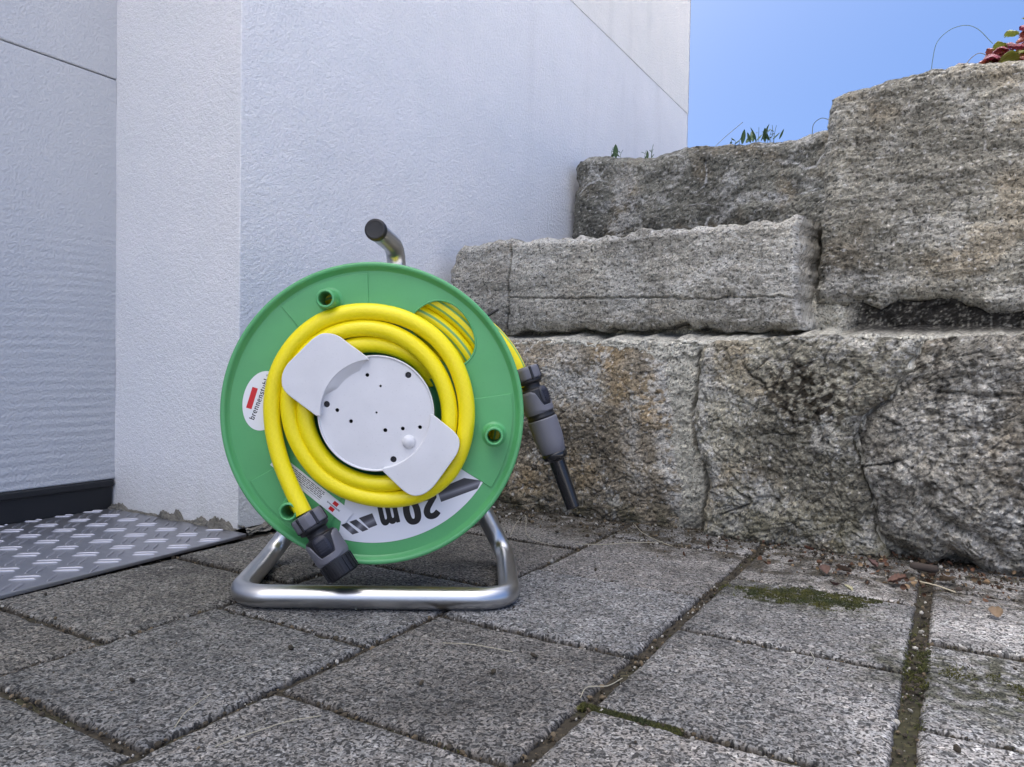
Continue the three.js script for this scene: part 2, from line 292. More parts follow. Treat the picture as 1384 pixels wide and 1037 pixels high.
/* ---------- house ---------- */
const house = thing('house', 'white rendered house corner with recessed garage door, left of the stone wall', 'house');
{
  const K = 1 / 0.37, rc = 0.006;
  const prism = (pts, y0, y1) => {         // footprint in x,z
    const s = new THREE.Shape(pts.map(([x, z]) => new THREE.Vector2(x, -z)));
    const g = new THREE.ExtrudeGeometry(s, { depth: y1 - y0, bevelEnabled: false, curveSegments: 6 });
    g.rotateX(-Math.PI / 2); g.translate(0, y0, 0); return metreUV(g, K);
  };
  const arc = (cx, cz, r, a0, a1) => [...Array(5)].map((_, i) => { const a = lerp(a0, a1, i / 4); return [cx + r * Math.cos(a), cz + r * Math.sin(a)]; });
  const foot = e => [[-0.42, e], ...arc(-rc + e, -rc + e, rc, Math.PI / 2, 0), ...arc(-rc + e, -1.862 + rc - e, rc, 0, -Math.PI / 2), [-0.42, -1.862 - e]];
  const wrap = (e, y0, y1, sd, top) => {   // sheet that follows the footprint, slightly uneven by hand
    const rcx = 0.0014, path = []; for (let x = -0.42; x < -rcx; x += 0.012) path.push([x, e, 0, 1]);
    for (let i = 0; i <= 6; i++) { const a = Math.PI / 2 * (1 - i / 6); path.push([-rcx + e + rcx * Math.cos(a), -rcx + e + rcx * Math.sin(a), Math.cos(a), Math.sin(a)]); }
    for (let z = -rcx - 0.004; z > -1.858; z -= 0.012) path.push([e, z, 1, 0]);
    path.push([e, -1.862 - e, 1, 0], [-0.42, -1.862 - e, 0, -1]);
    const len = [0]; for (let i = 1; i < path.length; i++) len.push(len[i - 1] + Math.hypot(path[i][0] - path[i - 1][0], path[i][1] - path[i - 1][1]));
    const ny = Math.round((y1 - y0) / 0.012) + 6;
    return gridGeo(path.length, ny, (i, j, P, C) => {
      const q = path[i], jj = Math.min(ny - 2, Math.max(1, j)), y = jj === 1 ? y0 : jj === ny - 2 ? y1 : lerp(y0 + 0.0004, y1 - 0.0004, (jj - 2) / (ny - 5)), u = len[i];
      const d = 0.0011 * fbm(u * 6 + sd, y * 6, 3) + 0.0005 * noise(u * 45, y * 45 + sd) - (j === 0 || j === ny - 1 ? 0.03 : 0);
      P[0] = q[0] + q[2] * d; P[2] = q[1] + q[3] * d; P[1] = y; P[3] = u * K; P[4] = y * K;
      const f = fbm(u * 2.2 + sd, y * 2.6, 4), st = sm(0.05, 0.4, fbm(u * 14, y * 1.6 + sd, 3)) * sm(0.4, 1.0, y) * sm(0.6, 1.2, u);
      const sp = sm(0.10, 0.0, y - 0.05 * fbm(u * 25, 2, 3)) * (top ? 0 : 1), g = 1 + 0.05 * f - 0.05 * st - 0.12 * sp;
      const w = 0.02 * fbm(u * 3 + 9, y * 3, 3); C[0] = g * (1 + w); C[1] = g * (1 - 0.01 * sp); C[2] = g * (1 - 0.05 * sp - w * 0.4);
    });
  };
  mesh('rendered_plinth', wrap(0, 0.006, 1.0940, 2, false), plaster, house);
  mesh('rendered_wall', wrap(0.0008, 1.0944, 3.0, 7, true), plasterTop, house);
  mesh('wall_core', prism([[-0.42, -0.02], [-0.02, -0.02], [-0.02, -1.84], [-0.42, -1.84]], 0.0, 2.99), mat([0.12, 0.12, 0.12], 0.9), house);
  mesh('rendered_wall', [prism([[-0.42, 2.6], [0.004, 2.6], [0.004, 4], [-0.42, 4]], 0, 3.0), prism([[-0.42, 0.0045], [0.004, 0.0045], [0.004, 2.599], [-0.42, 2.599]], 2.2, 2.999), prism([[-6, -1.86], [-0.421, -1.86], [-0.421, 4], [-6, 4]], 0, 2.998)], plasterFine, house);
  mesh('roof', metreUV(bx(-6.1, 0.06, 3.001, 3.12, -1.96, 4.1)), mat([0.25, 0.24, 0.23], 0.8), house);
  // crumbling mortar bead at the foot of the reveal and of the wall
  const bead = (len, place, sd, hi) => {
    const nx = Math.round(len / 0.0018), ny = 16;
    return gridGeo(nx, ny, (i, j, P, C) => {
      const s = i / (nx - 1) * len, a = j / (ny - 1) * Math.PI / 2;
      const big = 0.55 + 0.9 * Math.max(0, fbm(s * 26 + sd, 2.5, 3)) * 2;
      const n = 1 + 0.5 * fbm(s * 70 + sd, a * 3, 3) + 0.25 * noise(s * 350, a * 9 + sd);
      const h = hi * big * n; place(s, 0.010 * n * Math.cos(a) * (0.6 + 0.4 * big), h * Math.sin(a), P);
      const q = fbm(s * 60 + sd, a * 4, 3), k = 0.75 + 0.5 * noise(s * 400, a * 14);
      C[0] = (0.23 + 0.12 * q) * k; C[1] = (0.215 + 0.11 * q) * k; C[2] = (0.18 + 0.09 * q) * k;
    });
  };
  mesh('mortar_bead', bead(0.275, (s, d, h, P) => { P[0] = -0.274 + s; P[1] = h; P[2] = d - 0.001; }, 1, 0.012), soilMat, house);
  mesh('mortar_bead', bead(0.36, (s, d, h, P) => { P[0] = d * 1.8 - 0.001; P[1] = h; P[2] = -s; }, 5, 0.008), soilMat, house);
  const door = part('garage_door', house);
  let y = 0.0485;
  const hs = [0.589, 0.53, 0.53, 0.53];
  hs.forEach((h, n) => {
    const nx = n < 2 ? 160 : 20, ny = n < 2 ? 330 : 12, L = 2.6, yy = y;
    const g = gridGeo(nx, ny, (i, j, P) => {
      const a = i / (nx - 1), zz = L * (1 - a) * (1 - a); // denser near the reveal
      const t = Math.min(1, Math.max(0, (j - 2) / (ny - 5))), yv = lerp(yy + 0.0011, yy + h - 0.0011, t);
      const e = Math.max(2 - j, j - (ny - 3), 0), amp = 0.00042 * (0.25 + 0.75 * sm(0.55, 0.2, yv));
      const w = amp * Math.sin(yv * 520 + 3.0 * noise(zz * 6, yv * 8) + zz * 4) * (0.7 + 0.6 * noise(zz * 9, yv * 30)) + 0.0009 * fbm(zz * 3, yv * 5, 2);
      P[0] = -0.270 + w - (e === 0 ? 0 : e === 1 ? 0.0015 : 0.03); P[1] = yv + (e === 1 ? (j < 3 ? -0.001 : 0.001) : 0) + (e === 2 ? (j < 3 ? -0.0012 : 0.0012) : 0); P[2] = zz + 0.0; P[3] = zz / 0.4; P[4] = yv / 0.4;
    });
    mesh('door_panel', g, doorMat, door); y += h + 0.0012;
  });
  mesh('rubber_seal', [bx(-0.315, -0.2715, 0.004, 0.046, 0.002, 2.6, 0.004), bx(-0.30, -0.2665, 0.0375, 0.0485, 0.002, 2.6, 0.003)], rubber, door);
  mesh('door_core', bx(-0.36, -0.315, 0.002, 2.24, 0.0005, 2.6), mat([0.03, 0.03, 0.035], 0.8), door);
}

/* ---------- chequer plate threshold ---------- */
{
  const pl = thing('chequer_plate', 'aluminium tread plate lying at the foot of the garage door', 'metal plate');
  const yaw = 0.06; pl.position.set(0.026, 0, 0.0); 
  const s = new THREE.Shape([[-0.32, -0.004], [-0.004, -0.006], [0.001, -0.03], [0.016, -0.30], [0.03, -0.62], [-0.32, -0.62]].map(p => new THREE.Vector2(...p)));
  const g = new THREE.ExtrudeGeometry(s, { depth: 0.0022, bevelEnabled: true, bevelSize: 0.0012, bevelThickness: 0.0012, bevelSegments: 2 });
  g.rotateX(-Math.PI / 2); g.translate(0, 0.0014, 0); 
  mesh('sheet', metreUV(g, 4), alu, pl);
  const bar = new THREE.SphereGeometry(1, 14, 6, 0, Math.PI * 2, 0, Math.PI / 2);
  { const p = bar.attributes.position; for (let i = 0; i < p.count; i++) { const y = p.getY(i); p.setY(i, Math.min(y, 0.75)); const x = p.getX(i); p.setX(i, Math.sign(x) * Math.pow(Math.abs(x), 0.8)); } bar.computeVertexNormals(); }
  const r = rng(9), late = []; let n = 0;
  const inside = (x, z) => x > -0.315 && z > 0.012 && x < -0.008 + 0.058 * z && z < 0.61;
  for (let j = 0; j < 15; j++) for (let i = -1; i < 8; i++) for (let o = 0; o < 2; o++) for (const q of [-1, 1]) {
    const cx = -0.2925 + (i + o * 0.5) * 0.0478 - (j + o * 0.5) * 0.0026, cz = 0.0365 + (j + o * 0.5) * 0.0416 - 0.002 + (i + o * 0.5) * 0.0037 - 0.0416;
    const an = (o ? -Math.PI / 4 : Math.PI / 4) - 0.07, ox = -Math.sin(an) * 0 + Math.cos(an + Math.PI / 2) * 0.0052 * q, oz = -Math.sin(an + Math.PI / 2) * 0.0052 * q;
    const x = cx + ox, z = cz + oz; if (!inside(x - 0.0, z)) continue;
    const m = new THREE.Mesh(bar, aluBright); m.position.set(x, 0.0046, z); m.rotation.y = an; m.scale.set(0.0128 + 0.001 * r(), 0.0024, 0.0018); m.castShadow = m.receiveShadow = true; m.name = 'tread_bar';
    if (n < 296) { pl.add(m); n++; } else { m.updateMatrix(); late.push(bar.clone().applyMatrix4(m.matrix)); }
  }
  if (late.length) mesh('tread_bars', late, aluBright, pl).userData.kind = 'stuff';
}

/* ---------- natural stone wall ---------- */
const stoneWall = thing('stone_wall', 'stepped wall of rough grey natural stone blocks right of the white house', 'stone wall');
const wK = worleyGrid(64, 71);
function crackAt(x, y, S) {               // short angular fracture lines along cell borders
  const q = 0.006 * fbm(x * 60, y * 60, 3);
  worley((x + 4 + q) * 11, ((y + 4) * (S.bed ? 26 : 14) + q * 11 + S.seed * 3) % 64, 64, wK);
  return sm(0.045, 0.0, W3[1] - W3[0]) * sm(0.12, 0.34, fbm(x * 10 - S.seed, y * 10 + 4, 3) + 0.1 * noise(x * 60, y * 60)) * (S.crk ?? 1);
}
function stoneColor(x, y, S, C) {
  const sd = S.seed, n = fbm(x * 6 + sd, y * 6, 3), m = fbm(x * 34 + sd, y * (S.bed ? 70 : 34), 4), f = noise(x * 210 + sd, y * 210), f2 = noise(x * 430, y * 430 + sd);
  const hs = Math.sin(x * 127111.7 + y * 311931.3) * 43758.5453, hh = hs - Math.floor(hs);
  let k = 0.88 + 0.85 * n + 0.46 * m + 0.20 * f + 0.16 * f2 + 0.14 * (hh - 0.5);
  k = Math.max(0.22, k);
  k *= 2.5; let r = S.base[0] * k * 1.01, g = S.base[1] * k, b = S.base[2] * k * 0.95; k /= 1.4;
  const mix = (R, G, B, t) => { r = lerp(r, R, t); g = lerp(g, G, t); b = lerp(b, B, t); };
  // ochre iron stains
  mix(0.30 * k, 0.22 * k, 0.12 * k, S.ochre * sm(0.02, 0.35, fbm(x * 9 + sd + 5, y * 9 + 2, 4)));
  // mineral veins
  const wx = x + 0.03 * fbm(x * 12, y * 12 + sd, 3), wy = y + 0.03 * fbm(x * 12 + 4, y * 12 + sd, 3);
  const v = 1 - Math.abs(noise(wx * 11 + sd, wy * 17)), vm = sm(-0.05, 0.25, fbm(x * 7 + 9 + sd, y * 7, 2));
  mix(0.86, 0.85, 0.80, S.vein * vm * sm(0.95, 0.985, v));
  // pale lichen crust, broken up finely
  const li = 1.15 * fbm(x * 13 + sd * 2, y * 13 + 8, 4) + 0.22 * noise(x * 120, y * 120 + sd) + 0.16 * noise(x * 300 + sd, y * 300);
  mix(0.86, 0.84, 0.77, S.white * 0.85 * sm(0.15, 0.30, li));
  if (S.pale) for (const [pts, w, a] of S.pale) { const q = segDist(x + 0.010 * fbm(x * 35, y * 35 + sd, 3), y + 0.010 * fbm(x * 35 + 6, y * 35, 3), pts); if (q < w * 2.2) mix(0.88, 0.86, 0.80, a * sm(w * 2, w * 0.3, q) * sm(-0.35, 0.15, fbm(x * 80, y * 80, 3) + 0.3 * noise(x * 260, y * 260))); }
  // pale and dark flecks
  mix(0.88, 0.85, 0.79, 0.8 * sm(0.52, 0.64, noise(x * 150 + sd * 3, y * 190)));
  mix(0.03, 0.028, 0.024, 0.75 * sm(0.44, 0.62, noise(x * 180 - sd, y * 230 + 4)));
  const ck = crackAt(x, y, S); mix(0.035, 0.03, 0.024, 0.7 * ck);
  // dark algae
  const d = fbm(x * 14 + 3 * sd, y * 14 + 1, 4) + 0.35 * noise(x * 95, y * 95 + sd * 2) + 0.25 * noise(x * 240, y * 240);
  let ds = S.dark; if (S.spots) for (const [sx, sy, sr, w] of S.spots) { const q = sm(sr * 1.3, sr * 0.1, Math.hypot(x - sx, y - sy) + 0.02 * fbm(x * 40, y * 40, 2)) * w; ds += 0.25 * q; mix(0.05, 0.038, 0.022, Math.min(0.92, q * 1.1) * sm(0.10, 0.30, 0.9 * noise(x * 105 + sd, y * 105) + 0.5 * noise(x * 210, y * 210 + sd) + 0.25 * q)); }
  mix(0.035, 0.030, 0.020, Math.min(1, ds) * sm(0.42 - 0.35 * ds, 0.62 - 0.3 * ds, d + 0.15));
  if (S.moss) mix(0.10, 0.09, 0.035, 0.65 * S.moss(x, y) * sm(-0.25, 0.2, fbm(x * 30, y * 30 + sd, 3)));
  C[0] = r; C[1] = g; C[2] = b;
}
function stone(S) {
  const T = poly(S.top), B = poly(S.bottom), Lf = poly(S.left), Rt = poly(S.right), st = S.step || 0.0013;
  const wd = S.top[S.top.length - 1][0] - S.top[0][0], ht = S.top[0][1] - S.bottom[0][1];
  const SK = S.sk || 6, nx = Math.max(8, Math.round(Math.max(wd, S.bottom[S.bottom.length - 1][0] - S.bottom[0][0]) / st)) + 2 * SK, ny = Math.max(8, Math.round(Math.abs(ht) / st)) + 2 * SK;
  const c00 = B(0), c10 = B(1), c01 = T(0), c11 = T(1), sd = S.seed, R = S.round || 0.03, E = S.edge || 0.02;
    const g = gridGeo(nx, ny, (i, j, P, C) => {
    const s = Math.min(1, Math.max(0, (i - SK) / (nx - 1 - 2 * SK))), t = Math.min(1, Math.max(0, (j - SK) / (ny - 1 - 2 * SK)));
    const b = B(s), tp = T(s), l = Lf(t), r = Rt(t);
    let x = (1 - t) * b[0] + t * tp[0] + (1 - s) * l[0] + s * r[0] - ((1 - s) * (1 - t) * c00[0] + s * (1 - t) * c10[0] + (1 - s) * t * c01[0] + s * t * c11[0]);
    let y = (1 - t) * b[1] + t * tp[1] + (1 - s) * l[1] + s * r[1] - ((1 - s) * (1 - t) * c00[1] + s * (1 - t) * c10[1] + (1 - s) * t * c01[1] + s * t * c11[1]);
    // ragged outline
    const es = Math.pow(Math.abs(s - 0.5) * 2, 12) * Math.sign(s - 0.5), et = Math.pow(Math.abs(t - 0.5) * 2, 12) * Math.sign(t - 0.5);
    x += es * (S.rag || 0.004) * 2 * fbm(y * 30 + sd, s * 2, 3); y += et * (S.rag || 0.004) * 2 * fbm(x * 30 + sd + 7, t * 2, 3);
    const w = r[0] - l[0], h = tp[1] - b[1];
    const dl = s * w, dr = (1 - s) * w, db = t * h, dt = (1 - t) * h;
    let z = S.z;
    const er = d => { const q = 1 - Math.min(1, d / R); return q * q; };
    z -= E * Math.min(S.rr ? 4 : 1.4, er(dl) * (S.el ?? 1) + er(dr * R / (S.rr || R)) * (S.er ?? 1) + er(db) * (S.eb ?? 1) + er(dt) * (S.et ?? 1));
    const A = S.amp || 1, an = S.bed ? 2.4 : 1.15;
    const tq = fbm(x * 15 + sd * 2, y * 15 * an, 4) * 5 + 10, tf = Math.floor(tq), tr = tq - tf;
    z += A * (S.terr ?? 0.0075) * (tf + sm(0.30, 0.50, tr) - 10) * 0.36;
    worley((x + 3) * 38 + 0.5 * fbm(x * 30, y * 30, 2), (y + 3) * 38 * Math.sqrt(an) + sd, 64, wB);
    z += A * (0.0028 * (0.5 - W3[0]) * sm(-0.1, 0.3, fbm(x * 8 + sd, y * 8, 2)) - 0.0026 * sm(0.10, 0.0, W3[1] - W3[0]));
    z += A * (0.014 * fbm(x * 7 + sd, y * 7 * an, 3) + 0.0052 * (ridge(x * 17 + sd, y * 17 * an, 2) - 0.6) + 0.0030 * fbm(x * 55 + sd, y * 55 * an, 2) + 0.0016 * noise(x * 190, y * 190 * Math.sqrt(an) + sd) + 0.0011 * noise(x * 390 + sd, y * 390));
    const pit = sm(0.30, 0.62, noise(x * 70 + sd, y * 85) + 0.5 * noise(x * 190, y * 160 + sd)); z -= A * 0.0030 * pit;
    z -= A * 0.006 * crackAt(x, y, S);
    if (S.bulge) for (const [bx_, by, br, ba] of S.bulge) z += ba * Math.exp(-((x - bx_) ** 2 + (y - by) ** 2) / (br * br));
    if (S.cracks) for (const [pts, dep, wdt] of S.cracks) { const q = segDist(x + 0.004 * fbm(x * 60, y * 60, 2), y + 0.005 * fbm(x * 60 + 5, y * 60, 2), pts); if (q < wdt * 3) z -= dep * Math.exp(-(q * q) / (wdt * wdt)); }
    const o = Math.max(SK - i, i - (nx - 1 - SK), SK - j, j - (ny - 1 - SK), 0);
    if (o > 0) { z -= (S.depth || 0.16) * Math.pow(o / SK, 1.6); const q = 0.0035 * fbm(x * 40 + z * 70, y * 40 + sd, 3); x += q; y += q; if (S.flare && i > nx - 1 - SK) x += S.flare * Math.min(0.06, (S.depth || 0.16) * Math.pow(o / SK, 1.6)); }
    P[0] = x; P[1] = y; P[2] = z; P[3] = x / 0.30 + sd; P[4] = (o ? y + z : y) / 0.30 + sd * 0.37;
    stoneColor(x + (o ? z * 0.7 : 0), y + (o ? z * 0.7 : 0), S, C);
  });
  return mesh('stone', g, stoneMat, stoneWall);
}
const line = (a, b) => [a, b];
// lower course, left block
stone({ seed: 3.1, z: -0.362, step: 0.0014, base: [0.175, 0.150, 0.115], ochre: 0.75, vein: 0.5, white: 0.75, dark: 0.18, amp: 0.75, edge: 0.022, round: 0.045, el: 0.2, eb: 0.5,
  spots: [[0.30, 0.05, 0.14, 0.4], [0.23, 0.10, 0.08, 0.25]], pale: [[[[0.440, 0.235], [0.452, 0.19], [0.452, 0.13], [0.462, 0.08], [0.478, 0.03]], 0.012, 0.8], [[[0.29, 0.235], [0.31, 0.19], [0.335, 0.20]], 0.022, 0.55], [[[0.40, 0.15], [0.415, 0.06]], 0.012, 0.4]], moss: (x, y) => sm(0.05, 0.0, y),
  top: [[0.012, 0.268], [0.216, 0.268], [0.287, 0.264], [0.361, 0.264], [0.418, 0.258], [0.457, 0.251]], bottom: [[0.012, -0.015], [0.30, -0.015], [0.489, -0.012]],
  left: line([0.012, -0.015], [0.012, 0.268]), right: [[0.489, -0.012], [0.486, 0.049], [0.466, 0.099], [0.462, 0.162], [0.457, 0.251]] });
// lower course, middle block
stone({ seed: 8.4, z: -0.343, base: [0.190, 0.180, 0.148], ochre: 0.35, vein: 0.45, white: 0.62, dark: 0.20, amp: 0.95, edge: 0.020, round: 0.020, et: 0.5, er: 0.8,
  spots: [[0.632, 0.205, 0.055, 1.1], [0.66, 0.185, 0.045, 0.9], [0.62, 0.12, 0.10, 0.4], [0.71, 0.215, 0.06, 0.5], [0.67, 0.06, 0.06, 0.35]], moss: (x, y) => sm(0.09, 0.0, y),
  top: [[0.503, 0.262], [0.555, 0.266], [0.635, 0.272], [0.683, 0.270], [0.770, 0.266]], bottom: [[0.508, -0.012], [0.62, -0.012], [0.752, -0.012]],
  left: [[0.508, -0.012], [0.519, 0.062], [0.515, 0.096], [0.501, 0.123], [0.495, 0.158], [0.502, 0.195], [0.503, 0.262]],
  right: [[0.752, -0.012], [0.728, 0.030], [0.722, 0.070], [0.708, 0.110], [0.701, 0.139], [0.708, 0.171], [0.734, 0.193], [0.761, 0.242], [0.770, 0.266]],
  bulge: [[0.53, 0.10, 0.05, 0.006]], pale: [[[[0.510, 0.245], [0.505, 0.19], [0.505, 0.14], [0.522, 0.09], [0.535, 0.05], [0.56, 0.03]], 0.014, 0.7], [[[0.575, 0.09], [0.60, 0.06]], 0.012, 0.4]] });
// lower course, right block, rounder
stone({ seed: 14.7, z: -0.332, base: [0.180, 0.172, 0.155], ochre: 0.2, vein: 0.55, white: 0.55, dark: 0.42, amp: 1.15, edge: 0.034, round: 0.05, et: 0.5, eb: 0.9,
  spots: [[0.775, 0.232, 0.05, 0.7], [0.845, 0.16, 0.06, 0.6], [0.85, 0.08, 0.08, 0.4], [0.76, 0.06, 0.05, 0.3]], moss: (x, y) => sm(0.06, 0.0, y) * 0.6,
  top: [[0.776, 0.266], [0.812, 0.270], [0.872, 0.272], [1.00, 0.270]], bottom: [[0.757, -0.004], [0.788, -0.004], [0.812, 0.018], [0.828, 0.010], [0.848, -0.010], [0.99, -0.012]],
  left: [[0.757, -0.004], [0.732, 0.030], [0.726, 0.070], [0.712, 0.110], [0.705, 0.139], [0.712, 0.171], [0.738, 0.192], [0.765, 0.242], [0.776, 0.266]], right: line([0.99, -0.012], [1.0, 0.27]),
  pale: [[[[0.716, 0.12], [0.722, 0.08], [0.735, 0.05], [0.77, 0.045]], 0.010, 0.6], [[[0.86, 0.06], [0.88, 0.02]], 0.018, 0.55], [[[0.74, 0.17], [0.79, 0.14]], 0.014, 0.3]], bulge: [[0.80, 0.10, 0.09, 0.010], [0.74, 0.09, 0.04, 0.006], [0.86, 0.235, 0.05, -0.008]],
  cracks: [[[[0.735, 0.192], [0.775, 0.222], [0.80, 0.262]], 0.010, 0.006], [[[0.79, 0.205], [0.83, 0.200], [0.88, 0.204]], 0.006, 0.002], [[[0.79, 0.06], [0.83, 0.045], [0.86, 0.02]], 0.014, 0.007]] });
stone({ seed: 21.2, z: -0.35, step: 0.006, base: [0.18, 0.175, 0.16], ochre: 0.2, vein: 0.3, white: 0.4, dark: 0.3, edge: 0.03, round: 0.04,
  top: [[1.02, 0.27], [1.45, 0.265]], bottom: [[1.015, -0.012], [1.45, -0.012]], left: line([1.015, -0.012], [1.02, 0.27]), right: line([1.45, -0.012], [1.45, 0.265]) });
// second course, long cracked block
stone({ seed: 5.9, z: -0.422, crk: 0.15, pale: [[[[0.44, 0.345], [0.465, 0.352], [0.49, 0.37], [0.53, 0.385]], 0.007, 0.75], [[[0.52, 0.315], [0.55, 0.345]], 0.005, 0.6], [[[0.622, 0.285], [0.615, 0.35], [0.615, 0.44]], 0.006, 0.6], [[[0.18, 0.435], [0.34, 0.428], [0.50, 0.432]], 0.004, 0.5], [[[0.055, 0.41], [0.075, 0.39]], 0.010, 0.35]], base: [0.215, 0.207, 0.188], ochre: 0.10, vein: 0.45, white: 0.5, dark: 0.06, amp: 0.42, edge: 0.012, round: 0.016, bed: true, sk: 40, flare: 0.26, depth: 0.40, rag: 0.007, er: 1.3, rr: 0.007,  // pale line down the right end paints the light caught on that edge
  cracks: [[[[0.157, 0.445], [0.160, 0.394], [0.155, 0.357], [0.158, 0.320], [0.151, 0.275]], 0.012, 0.0013], [[[0.16, 0.341], [0.306, 0.335], [0.428, 0.333], [0.495, 0.327], [0.538, 0.330], [0.63, 0.327]], 0.006, 0.0013]],
  top: [[0.048, 0.433], [0.110, 0.438], [0.152, 0.442], [0.165, 0.436], [0.251, 0.437], [0.304, 0.431], [0.342, 0.433], [0.402, 0.438], [0.482, 0.435], [0.535, 0.433], [0.576, 0.438], [0.618, 0.439]],
  bottom: [[0.036, 0.285], [0.157, 0.282], [0.227, 0.286], [0.307, 0.288], [0.382, 0.286], [0.463, 0.291], [0.539, 0.282], [0.580, 0.282], [0.623, 0.284]],
  left: [[0.036, 0.285], [0.034, 0.349], [0.033, 0.395], [0.039, 0.420], [0.048, 0.433]], right: [[0.623, 0.284], [0.616, 0.350], [0.615, 0.391], [0.618, 0.439]] });
// upper block set back on the step
stone({ seed: 17.3, z: -0.95, crk: 0.6, pale: [[[[0.36, 0.55], [0.40, 0.585], [0.44, 0.592], [0.50, 0.575]], 0.008, 0.8], [[[0.09, 0.60], [0.15, 0.61], [0.22, 0.605]], 0.007, 0.6], [[[0.25, 0.63], [0.29, 0.68]], 0.008, 0.5]], step: 0.0022, base: [0.135, 0.132, 0.115], ochre: 0.32, vein: 1, white: 0.6, dark: 0.16, amp: 0.9, edge: 0.02, round: 0.03, depth: 0.3,
  top: [[0.022, 0.717], [0.050, 0.724], [0.062, 0.727], [0.118, 0.714], [0.190, 0.706], [0.242, 0.709], [0.275, 0.716], [0.340, 0.712], [0.403, 0.708], [0.478, 0.701], [0.522, 0.702], [0.549, 0.713], [0.66, 0.708]],
  bottom: [[0.010, 0.40], [0.3, 0.40], [0.66, 0.40]], left: [[0.010, 0.40], [0.008, 0.56], [0.009, 0.607], [0.019, 0.659], [0.014, 0.703], [0.022, 0.717]], right: line([0.66, 0.40], [0.66, 0.708]) });
// tall block on the right
stone({ seed: 26.6, z: -0.452, crk: 0.6, pale: [[[[0.66, 0.36], [0.70, 0.345], [0.76, 0.35]], 0.010, 0.35], [[[0.80, 0.55], [0.815, 0.553]], 0.005, 0.6]], base: [0.178, 0.170, 0.147], ochre: 0.28, vein: 0.18, white: 0.42, dark: 0.20, amp: 0.62, edge: 0.014, round: 0.018, bed: true, depth: 0.42, rag: 0.003,
  spots: [[0.70, 0.55, 0.03, 0.4], [0.69, 0.535, 0.02, 0.4], [0.76, 0.56, 0.04, 0.25]],
  top: [[0.647, 0.605], [0.664, 0.612], [0.692, 0.612], [0.719, 0.619], [0.762, 0.620], [0.803, 0.623], [0.869, 0.615], [1.00, 0.62]],
  bottom: [[0.637, 0.323], [0.672, 0.318], [0.695, 0.321], [0.718, 0.311], [0.739, 0.323], [0.770, 0.324], [0.803, 0.321], [0.827, 0.312], [0.844, 0.301], [0.877, 0.305], [0.995, 0.305]],
  left: [[0.637, 0.323], [0.637, 0.352], [0.640, 0.393], [0.640, 0.434], [0.643, 0.485], [0.642, 0.536], [0.645, 0.556], [0.647, 0.605]], right: line([0.995, 0.305], [1.00, 0.62]) });
stone({ seed: 31.2, z: -0.455, step: 0.006, base: [0.18, 0.175, 0.155], ochre: 0.2, vein: 0.3, white: 0.4, dark: 0.3, edge: 0.03, round: 0.04, depth: 0.4,
  top: [[1.005, 0.58], [1.45, 0.575]], bottom: [[1.005, 0.31], [1.45, 0.31]], left: line([1.005, 0.31], [1.005, 0.58]), right: line([1.45, 0.31], [1.45, 0.575]) });
{ // mortar bed
  const x0 = 0.004, x1 = 1.46, nx = 760, rows = [];
  for (let y = -0.02; y < 0.258; y += 0.0017) rows.push(y);
  for (let y = 0.258; y < 0.290; y += 0.0005) rows.push(y);
  for (let y = 0.290; y < 0.37; y += 0.0017) rows.push(y);
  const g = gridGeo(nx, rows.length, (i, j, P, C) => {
    const x = lerp(x0, x1, i / (nx - 1)), y = rows[j], rt = sm(0.635, 0.665, x);
    let z = -0.380 - lerp(0.100 * sm(0.264, 0.285, y + 0.014 * fbm(x * 26, 1, 3)), 0.086 * sm(0.268, 0.290, y + 0.010 * fbm(x * 26, 1, 3)), rt) - 0.06 * sm(0.335, 0.36, y);
    const mq = segDist(x + 0.004 * fbm(x * 50, y * 50, 2), y, [[0.506, -0.02], [0.514, 0.062], [0.510, 0.096], [0.496, 0.123], [0.490, 0.158], [0.497, 0.195], [0.498, 0.25]]), gv = sm(0.0060, 0.001, mq);
    { const q2 = segDist(x + 0.006 * fbm(x * 40, y * 40, 3), y, [[0.754, 0.0], [0.730, 0.030], [0.724, 0.070], [0.710, 0.110], [0.703, 0.139], [0.710, 0.171], [0.736, 0.192], [0.763, 0.242]]); z += 0.020 * sm(0.02, 0.004, q2) * (0.6 + fbm(x * 50, y * 50, 2)); }
    z -= 0.014 * gv; const v = y + z;
    z += 0.0045 * fbm(x * 22, v * 22, 3) + 0.0018 * noise(x * 130, v * 130) + 0.0020 * noise(x * 300, v * 300) - 0.004 * sm(0.2, 0.5, noise(x * 75, v * 75));
    P[0] = x; P[1] = y; P[2] = z; P[3] = x / 0.30; P[4] = v / 0.30;
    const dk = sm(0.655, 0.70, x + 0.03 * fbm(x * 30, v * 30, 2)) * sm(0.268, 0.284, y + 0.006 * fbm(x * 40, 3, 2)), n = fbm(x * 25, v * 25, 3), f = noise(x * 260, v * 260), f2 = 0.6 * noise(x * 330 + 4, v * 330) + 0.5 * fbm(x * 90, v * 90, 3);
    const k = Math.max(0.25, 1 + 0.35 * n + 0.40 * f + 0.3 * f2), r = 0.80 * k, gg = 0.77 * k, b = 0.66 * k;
    const d = Math.max(dk * (0.72 + 0.28 * sm(0.40, 0.1, f2 + 0.3 * f + 0.3 * n)), 0.9 * sm(0.36, 0.5, f2 + 0.5 * n), 0.55 * sm(0.06, 0.0, y), 0.4 * gv);  // groove term darkens the colour as shade beside the middle block
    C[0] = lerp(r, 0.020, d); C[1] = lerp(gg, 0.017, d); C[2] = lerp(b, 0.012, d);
  });
  mesh('mortar', g, stoneMat, stoneWall);
}
